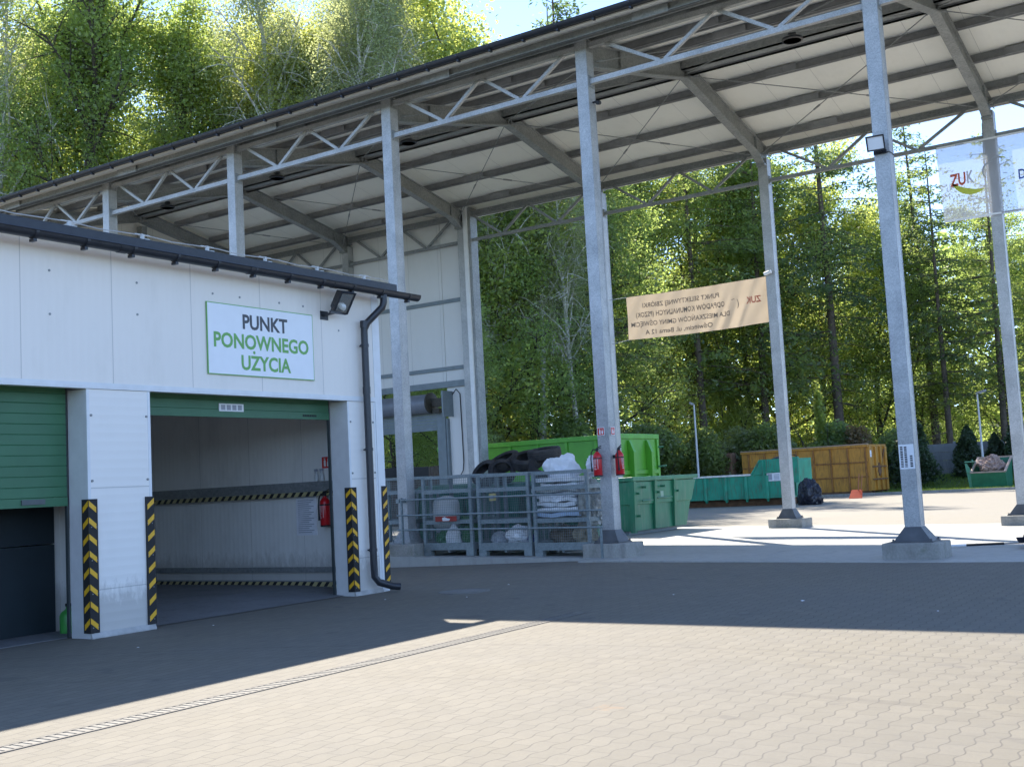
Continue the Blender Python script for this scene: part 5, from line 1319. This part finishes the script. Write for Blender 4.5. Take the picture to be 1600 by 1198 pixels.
def make_tree(name, seed, H, R, cb, leaf, bark, nlimb, nsub, per, lsize, spread, label, loc, group=None, droop=0.0, r0=.22, elev=(.25, .9), fork=False, top=.97, shape=.5):
    rng = np.random.default_rng(seed)
    t = thing(name, loc, label, 'tree', group)
    mb = MB(); trunk = path(rng, (0, 0, -.3), (0, 0, 1), H*.86, 9, .2, .25)
    T = len(trunk); mb.tube(trunk, [r0*(1-.82*i/(T-1)) for i in range(T)], 8)
    cents = []
    for k in range(nlimb):
        f = cb+(top-.12-cb)*((k+.5)/nlimb); i = f/.86*(T-1); i0 = min(int(i), T-2); p = trunk[i0]+(trunk[i0+1]-trunk[i0])*(min(i, T-1)-i0)
        az = k*2.39996+rng.uniform(-.4, .4); el = rng.uniform(*elev)
        rel = (f-cb)/(1-cb); prof = math.sin(math.pi*min(1, rel*(1-shape*.0)+.18)**(.75))**.7 if rel < .82 else .5
        L = R*max(.35, prof)*rng.uniform(.75, 1.15)
        d = (math.cos(az)*math.cos(el), math.sin(az)*math.cos(el), math.sin(el))
        lp = path(rng, p, d, L, 5, .35-droop*.9, .45); rr = max(.025, r0*(1-.8*f)*.5)
        mb.tube(lp, [rr*(1-.7*q/5) for q in range(6)], 5, cap=False)
        for s in range(nsub):
            q = rng.uniform(.3, 1)*5; q0 = min(int(q), 4); sp = lp[q0]+(lp[q0+1]-lp[q0])*(q-q0)
            dd = np.array(d)+rng.normal(0, .75, 3); dd[2] -= droop; dd /= np.linalg.norm(dd)
            sl = L*rng.uniform(.25, .5); s_ = path(rng, sp, dd, sl, 3, .1-droop*1.6, .5)
            mb.tube(s_, [rr*.42, rr*.3, rr*.2, rr*.08], 4, cap=False)
            cents += [s_[1], s_[2], s_[3]]
        cents += [lp[4], lp[5]]
    for q in range(6): cents.append(trunk[-1]+rng.normal(0, .6, 3)+np.array([0, 0, rng.uniform(0, H*.1)]))
    mb.build("trunk", bark, t, world=False, smooth=True, flip=False)
    V = leaf_quads(rng, np.array(cents), per, spread, lsize, droop=droop*1.2)
    soup("crown", V, leaf, t)
    return t
def make_conifer(name, seed, H, R, cb, leaf, bark, label, loc, group=None, r0=.24, gap=.62, nb=6, per=26, lsize=.30, dead=True, droop=.35, dens=1.0):
    rng = np.random.default_rng(seed)
    t = thing(name, loc, label, 'tree', group)
    mb = MB(); trunk = path(rng, (0, 0, -.3), (0, 0, 1), H, 12, .3, .06); T = len(trunk)
    mb.tube(trunk, [r0*(1-.95*i/(T-1))+.012 for i in range(T)], 9)
    A = []; z = .12*H if dead else cb*H
    while z < H*.985:
        f = z/H; live = f >= cb
        if not live and rng.random() < .35: z += gap; continue
        n = nb if live else 3
        for k in range(n):
            az = rng.uniform(0, 2*math.pi); rel = (1-f)/(1-cb) if live else .6
            L = R*(rel**.75)*rng.uniform(.65, 1.15)+.25
            if not live: L *= rng.uniform(.3, .8)
            i = f*(T-1); i0 = min(int(i), T-2); p = trunk[i0]+(trunk[i0+1]-trunk[i0])*(i-i0)
            bp = path(rng, p, (math.cos(az), math.sin(az), .12 if f > .6 else -.05), L, 4, -droop if f < .8 else .15, .22)
            mb.tube(bp, [.035*(1-f*.6), .026, .018, .012, .005], 4, cap=False)
            if live:
                m = max(2, int(L*per*dens))
                for q in range(m):
                    u = rng.uniform(.12, 1)*4; u0 = min(int(u), 3); c = bp[u0]+(bp[u0+1]-bp[u0])*(u-u0)
                    A.append(c+rng.normal(0, [.16+.05*L, .16+.05*L, .07])-np.array([0, 0, rng.uniform(0, .28)]))
        z += gap*rng.uniform(.7, 1.2)
    mb.build("trunk", bark, t, world=False, smooth=True, flip=False)
    V = leaf_quads(rng, np.array(A), 2, .09, lsize, aspect=2.6, flat=.55, droop=.35)
    soup("crown", V, leaf, t); return t
def make_shrub(name, seed, rx, ry, h, leaf, n, lsize, label, loc, cat='shrub', group=None, cone=False, lumps=16):
    rng = np.random.default_rng(seed); t = thing(name, loc, label, cat, group)
    if cone:
        u = rng.random(n)**.8; an = rng.uniform(0, 2*math.pi, n); rad = (1-u)**.7*rng.uniform(.6, 1.2, n)*(1+.22*np.sin(an*3+u*9)+.12*np.sin(an*7-u*23))
        P = np.stack([rx*rad*np.cos(an), ry*rad*np.sin(an), .05+u*h], 1)
    else:
        c = rng.normal(0, 1, (lumps, 3)); c /= np.linalg.norm(c, axis=1, keepdims=True); c *= rng.uniform(.35, .72, (lumps, 1))
        s = rng.normal(0, 1, (n, 3)); s /= np.linalg.norm(s, axis=1, keepdims=True); s *= rng.uniform(.7, 1.05, (n, 1))*.46
        P = c[rng.integers(0, lumps, n)]+s; P = P*np.array([rx, ry, h*.5])+np.array([0, 0, h*.52]); P[:,2] = np.maximum(P[:,2], .08)
    mb = MB()
    for k in range(7 if not cone else 1):
        d = rng.normal(0, .35, 3); d[2] = 1; mb.tube(path(rng, (rng.normal(0, .12), rng.normal(0, .12), -.1), d, h*.75, 4, .1, .3), [.05, .04, .03, .02, .01], 5)
    mb.build("stem", BARK, t, world=False, smooth=True, flip=False)
    soup("foliage", leaf_quads(rng, P, 1, .02, lsize), leaf, t); return t
CX0, CY0, KF = 4.82, -18.19, 1.22
def back(x, y):
    return (CX0+(x-CX0)*KF, CY0+(y-CY0)*KF, KF*(1.14 if x < -17 else 1.04)) if y > 45.5 and x > -31 else (x, y, 1.0)
def place(src, loc, rz, sc, label, group=None, sz=None):
    bx, by_, kk = back(loc[0], loc[1]) if src.name.split('.')[0].endswith('_tree') else (loc[0], loc[1], 1.0)
    loc = (bx, by_, loc[2]); sc *= kk
    c = copy_tree(src); c.location = loc; c.rotation_euler = (0, 0, rz); c.scale = (sc, sc, sz or sc); c['label'] = label
    if group: c['group'] = group
    elif 'group' in c: del c['group']
    return c
G1 = 'broadleaf trees of the wood behind the canopy'
G2 = 'tall conifers of the wood behind the yard'
G3 = 'trees deep in the wood'
# left: bright back-lit broadleaf trees behind the garage and canopy
oak = make_tree("broadleaf_tree", 11, 34, 7.6, .24, LEAF_A, BARK, 32, 10, 60, .19, (.62, .62, .45), 'full green broadleaf tree right behind the forked trunk at the upper left', (-49.0, 20.4, 0), r0=.34, elev=(.35, 1.05))
maple = make_tree("broadleaf_tree", 12, 32, 7.2, .2, LEAF_Y, BARK, 30, 10, 60, .19, (.62, .62, .45), 'bright yellow-green broadleaf tree left of the birches', (-41.5, 28.0, 0), r0=.28, elev=(.3, .95))
birch = make_tree("birch_tree", 13, 38, 5.6, .34, LEAF_B, BARKB, 30, 10, 32, .14, (.36, .36, 1.0), 'drooping birch with white stems rising above the canopy roof', (-40.6, 32.6, 0), r0=.34, droop=.5, elev=(.8, 1.3))
fork = make_tree("forked_tree", 16, 36, 5.5, .56, LEAF_A, BARK, 16, 9, 34, .21, (.6, .6, .45), 'tree with thick dark forked trunk standing out at the upper left', (-47.2, 18.6, 0), r0=.62, elev=(.85, 1.2))
oak2 = make_tree("broadleaf_tree", 14, 24, 5.6, .08, LEAF_A, BARK, 30, 10, 56, .15, (.55, .55, .42), 'dense olive broadleaf tree right of the end wall of the canopy', (-34.5, 33.5, 0), r0=.26, elev=(.05, .8))
maple2 = make_tree("broadleaf_tree", 15, 20.5, 4.8, .07, LEAF_Y, BARK, 28, 10, 56, .15, (.52, .52, .42), 'bright green broadleaf tree left of the tall spruce', (-23.4, 52.5, 0), r0=.22, elev=(.1, .8))
B_ = lambda s, x, y, rz, sc, lb, g=G1, sz=None: place(s, (x, y, hillz(x, y)), rz, sc, lb, g, sz)
B_(oak, -58.5, 14.5, 2.1, 1.0, 'green broadleaf tree at the left edge of the picture')
B_(maple, -55.5, 22.0, 1.2, 1.08, 'yellow-green tree glowing behind the forked tree at the upper left')
B_(birch, -51.0, 15.6, 2.2, 1.0, 'birch with pale trunk left of the forked tree at the upper left')
B_(oak, -45.2, 25.5, 3.3, .95, 'green broadleaf tree between the forked tree and the bright tree')
B_(maple, -44.0, 33.0, 4.0, 1.06, 'yellow-green tree just left of the birches')
B_(birch, -38.2, 35.6, 4.1, .95, 'birch with leaning white stems left of the sky gap')
B_(birch, -42.6, 38.0, 5.3, 1.08, 'thin birch reaching the top of the picture')
B_(maple2, -37.0, 38.6, 1.0, 1.8, 'rounded pale green tree right of the birches')
B_(oak2, -38.0, 31.5, 2.0, .98, 'olive broadleaf tree low behind the canopy roof edge')
B_(oak2, -30.5, 37.0, .6, .96, 'dense olive tree behind the lime container, left')
B_(birch, -32.2, 33.6, 1.4, .64, 'small birch with hanging twigs behind the lime container')
B_(oak2, -30.0, 43.0, 3.4, 1.02, 'dark green broadleaf tree between two front columns')
B_(maple2, -29.0, 47.5, 2.7, 1.12, 'bright leafy tree just right of the column with extinguishers')
B_(oak2, -26.5, 50.0, 5.0, 1.05, 'dark broadleaf tree behind the beige banner')
B_(oak2, -23.0, 55.5, 1.9, 1.05, 'dark broadleaf tree right of the beige banner')
B_(maple2, -20.6, 57.0, 4.4, 1.05, 'bright tree left of the tall spruce, its lower half')
B_(oak2, -15.6, 62.0, .3, .84, 'green leafy tree right of the tall spruce')
B_(oak2, -17.6, 60.0, 4.6, .85, 'dark leafy tree behind the yellow container')
B_(oak2, -11.0, 66.0, 2.4, .85, 'leafy tree behind the small green skip')
B_(oak2, -7.0, 69.0, 1.1, .8, 'green leafy tree at the right edge behind the banner')
B_(oak2, -26.4, 19.4, 1.3, .50, 'leafy tree behind the board fence, seen through the roller door')
B_(oak2, -24.2, 20.2, 4.3, .46, 'leafy tree behind the board fence, at the door motor')
B_(maple2, -29.4, 25.4, 2.2, .55, 'bright tree further behind the board fence in the roller door opening')
B_(maple, -48.6, 30.0, .4, 1.12, 'tall yellow-green tree filling the gap between the forked trunk and the birches')
B_(maple2, -34.6, 36.2, 2.9, 1.62, 'pale green tree just left of the sky gap above the roof')
B_(birch, -38.4, 25.4, 2.9, .98, 'birch with two pale stems left of the upper birches, nearest the roof')
B_(birch, -36.2, 27.8, .9, .92, 'slim birch leaning over the roof edge in front of the yellow-green trees')
B_(birch, -34.6, 30.4, 5.0, .9, 'slim birch just left of the first sky gap')
B_(birch, -29.6, 35.8, 2.0, .66, 'birch with hanging twigs behind the lime container, right of the white corner trim')
B_(birch, -31.4, 39.0, 3.3, .72, 'taller birch behind the lime container, its twigs under the roof edge')
B_(birch, -28.2, 38.4, 5.1, .6, 'small birch behind the lime container, left of the column with extinguishers')
for o_ in (maple2,):
    q = back(o_.location.x, o_.location.y); o_.location = (q[0], q[1], 0); o_.scale = (q[2],)*3
# conifers
spruce = make_conifer("spruce_tree", 31, 27, 5.2, .32, LEAF_S, BARKP, 'tall spruce with bare lower trunk between the right columns', (-18.2, 53.2, 0), r0=.30, per=15, gap=.85, nb=4, lsize=.26)
larch = make_conifer("larch_tree", 32, 22, 5.0, .24, LEAF_L, BARKP, 'airy larch behind the lamp post at the right', (-9.6, 58.5, 0), r0=.22, gap=.9, nb=5, per=10, lsize=.26, droop=.2)
for o_ in (spruce, larch):
    q = back(o_.location.x, o_.location.y); o_.location = (q[0], q[1], 0); o_.scale = (q[2],)*3
P_ = lambda s, x, y, rz, sc, lb, g=G2: place(s, (x, y, hillz(x, y)), rz, sc, lb, g)
P_(larch, -12.6, 57.4, 2.0, .97, 'airy larch between the right front column and the lamp post')
P_(larch, -6.6, 62.0, 4.0, .95, 'airy larch behind the see-through banner')
P_(spruce, -14.2, 60.6, 1.1, .95, 'spruce just right of the tall front column at the right')
P_(larch, -24.6, 47.0, 3.0, 1.12, 'tall larch behind the upper edge of the beige banner')
P_(larch, -22.0, 50.5, 1.0, 1.1, 'tall larch with dark trunk left of the rear column at the banner')
P_(larch, -25.4, 53.0, 5.0, 1.02, 'larch behind the middle of the beige banner')
P_(spruce, -32.0, 44.5, 2.6, 1.32, 'tall dark spruce above the canopy roof right of the sky gap')
P_(larch, -35.0, 47.5, .6, 1.58, 'tall larch top above the roof gutter, right of the sky gap')
P_(larch, -28.0, 41.0, 3.6, 1.02, 'airy larch behind the column with extinguishers')
# second rank, deeper in the wood
rs = random.Random(77)
deep = [(-66, 26), (-60, 33), (-63, 17), (-53, 33), (-56, 40), (-49, 40), (-47, 47), (-40, 50), (-38, 59), (-31, 65), (-27, 72), (-21, 70), (-17, 76), (-10, 80), (-4, 77), (2, 72)]
for k, (x, y) in enumerate(deep):
    s = (oak, maple, oak2, maple)[k % 4] if x < -37 else (oak2, maple2, larch, spruce)[k % 4]
    sc = rs.uniform(.84, .92) if x < -37 else rs.uniform(.55, .65)
    place(s, (x, y, hillz(x, y)), rs.uniform(0, 6), sc, 'tree standing deep in the wood, seen only through gaps between nearer trees', G3)
# shrubs along the yard
sh = make_shrub("leafy_shrub", 51, 2.0, 1.6, 4.0, LEAF_H, 9000, .20, 'rounded pale green shrub behind the lamp post under the banner', (-20.8, 43.6, 0))
dk = make_shrub("leafy_shrub", 52, 2.2, 1.7, 4.4, LEAF_L, 9000, .22, 'dark shrub between the lime container and the lamp post', (-24.6, 40.0, 0))
S_ = lambda s, x, y, rz, sc, lb, sz=None: place(s, (x, y, 0), rz, sc, lb, 'shrubs along the far side of the yard', sz)
S_(sh, -18.9, 45.4, 1.3, .85, 'grey-green shrub left of the rear column with the camera')
S_(dk, -22.6, 42.2, 2.1, .92, 'dark shrub just left of the lamp post under the banner')
S_(dk, -19.8, 44.4, 3.7, .95, 'dark narrow shrub between the two pale shrubs')
S_(sh, -26.4, 40.6, 4.4, 1.1, 'tall olive shrub behind the end of the lime container')
S_(dk, -28.0, 36.6, 5.4, 1.15, 'dark shrub behind the lime container, centre')
S_(dk, -16.8, 48.6, .7, .95, 'dark shrub behind the yellow container, left')
S_(sh, -30.8, 33.6, 2.4, 1.05, 'olive shrub behind the lime container, left end')
S_(dk, -14.2, 50.6, 4.7, .8, 'dark shrub behind the yellow container, right')
make_shrub("bronze_shrub", 53, .95, .9, 3.9, LEAF_R, 2600, .19, 'bronze brown shrub behind the yellow container beside the spruce trunk', (-15.6, 48.2, 0))
make_shrub("ivy_column", 54, .42, .42, 6.6, LEAF_Y, 2600, .19, 'slender pale leafy stem rising behind the yellow container', (-17.6, 47.8, 0), 'plant')
th = make_shrub("thuja", 55, 1.15, 1.15, 3.8, LEAF_T, 8000, .22, 'dark conical thuja just right of the yellow container', (-12.4, 47.6, .4), 'thuja', 'dark thujas before the concrete fence', cone=True)
for x, y, s, lb in ((-10.2, 51.0, 1.05, 'dark thuja left of the small green skip'), (-7.6, 51.6, 1.15, 'dark thuja behind the right lamp post'), (-5.4, 51.2, 1.2, 'dark thuja behind the right rear column'), (-8.9, 51.9, .85, 'short dark thuja between the skip and the lamp post')):
    place(th, (x, y, bankz(x, y)), x, s*.72, lb, 'dark thujas before the concrete fence')
# far wood closing the view
rng = np.random.default_rng(9); n = 60000
an = rng.uniform(-.15, 1.25, n); dist = rng.uniform(124, 144, n); hh = rng.random(n)**.85
topz = 23+11*np.clip((an-.32)/.3, 0, 1)+2.5*np.sin(an*37)+1.5*np.sin(an*91+1)
P = np.stack([4.8-np.sin(an)*dist, -18.2+np.cos(an)*dist, hh*topz], 1)
far = soup("far_wood", leaf_quads(rng, P, 1, .1, 1.0), LEAF_A)
tag(far, 'far wood closing the view behind the trees', 'wood', kind='stuff')
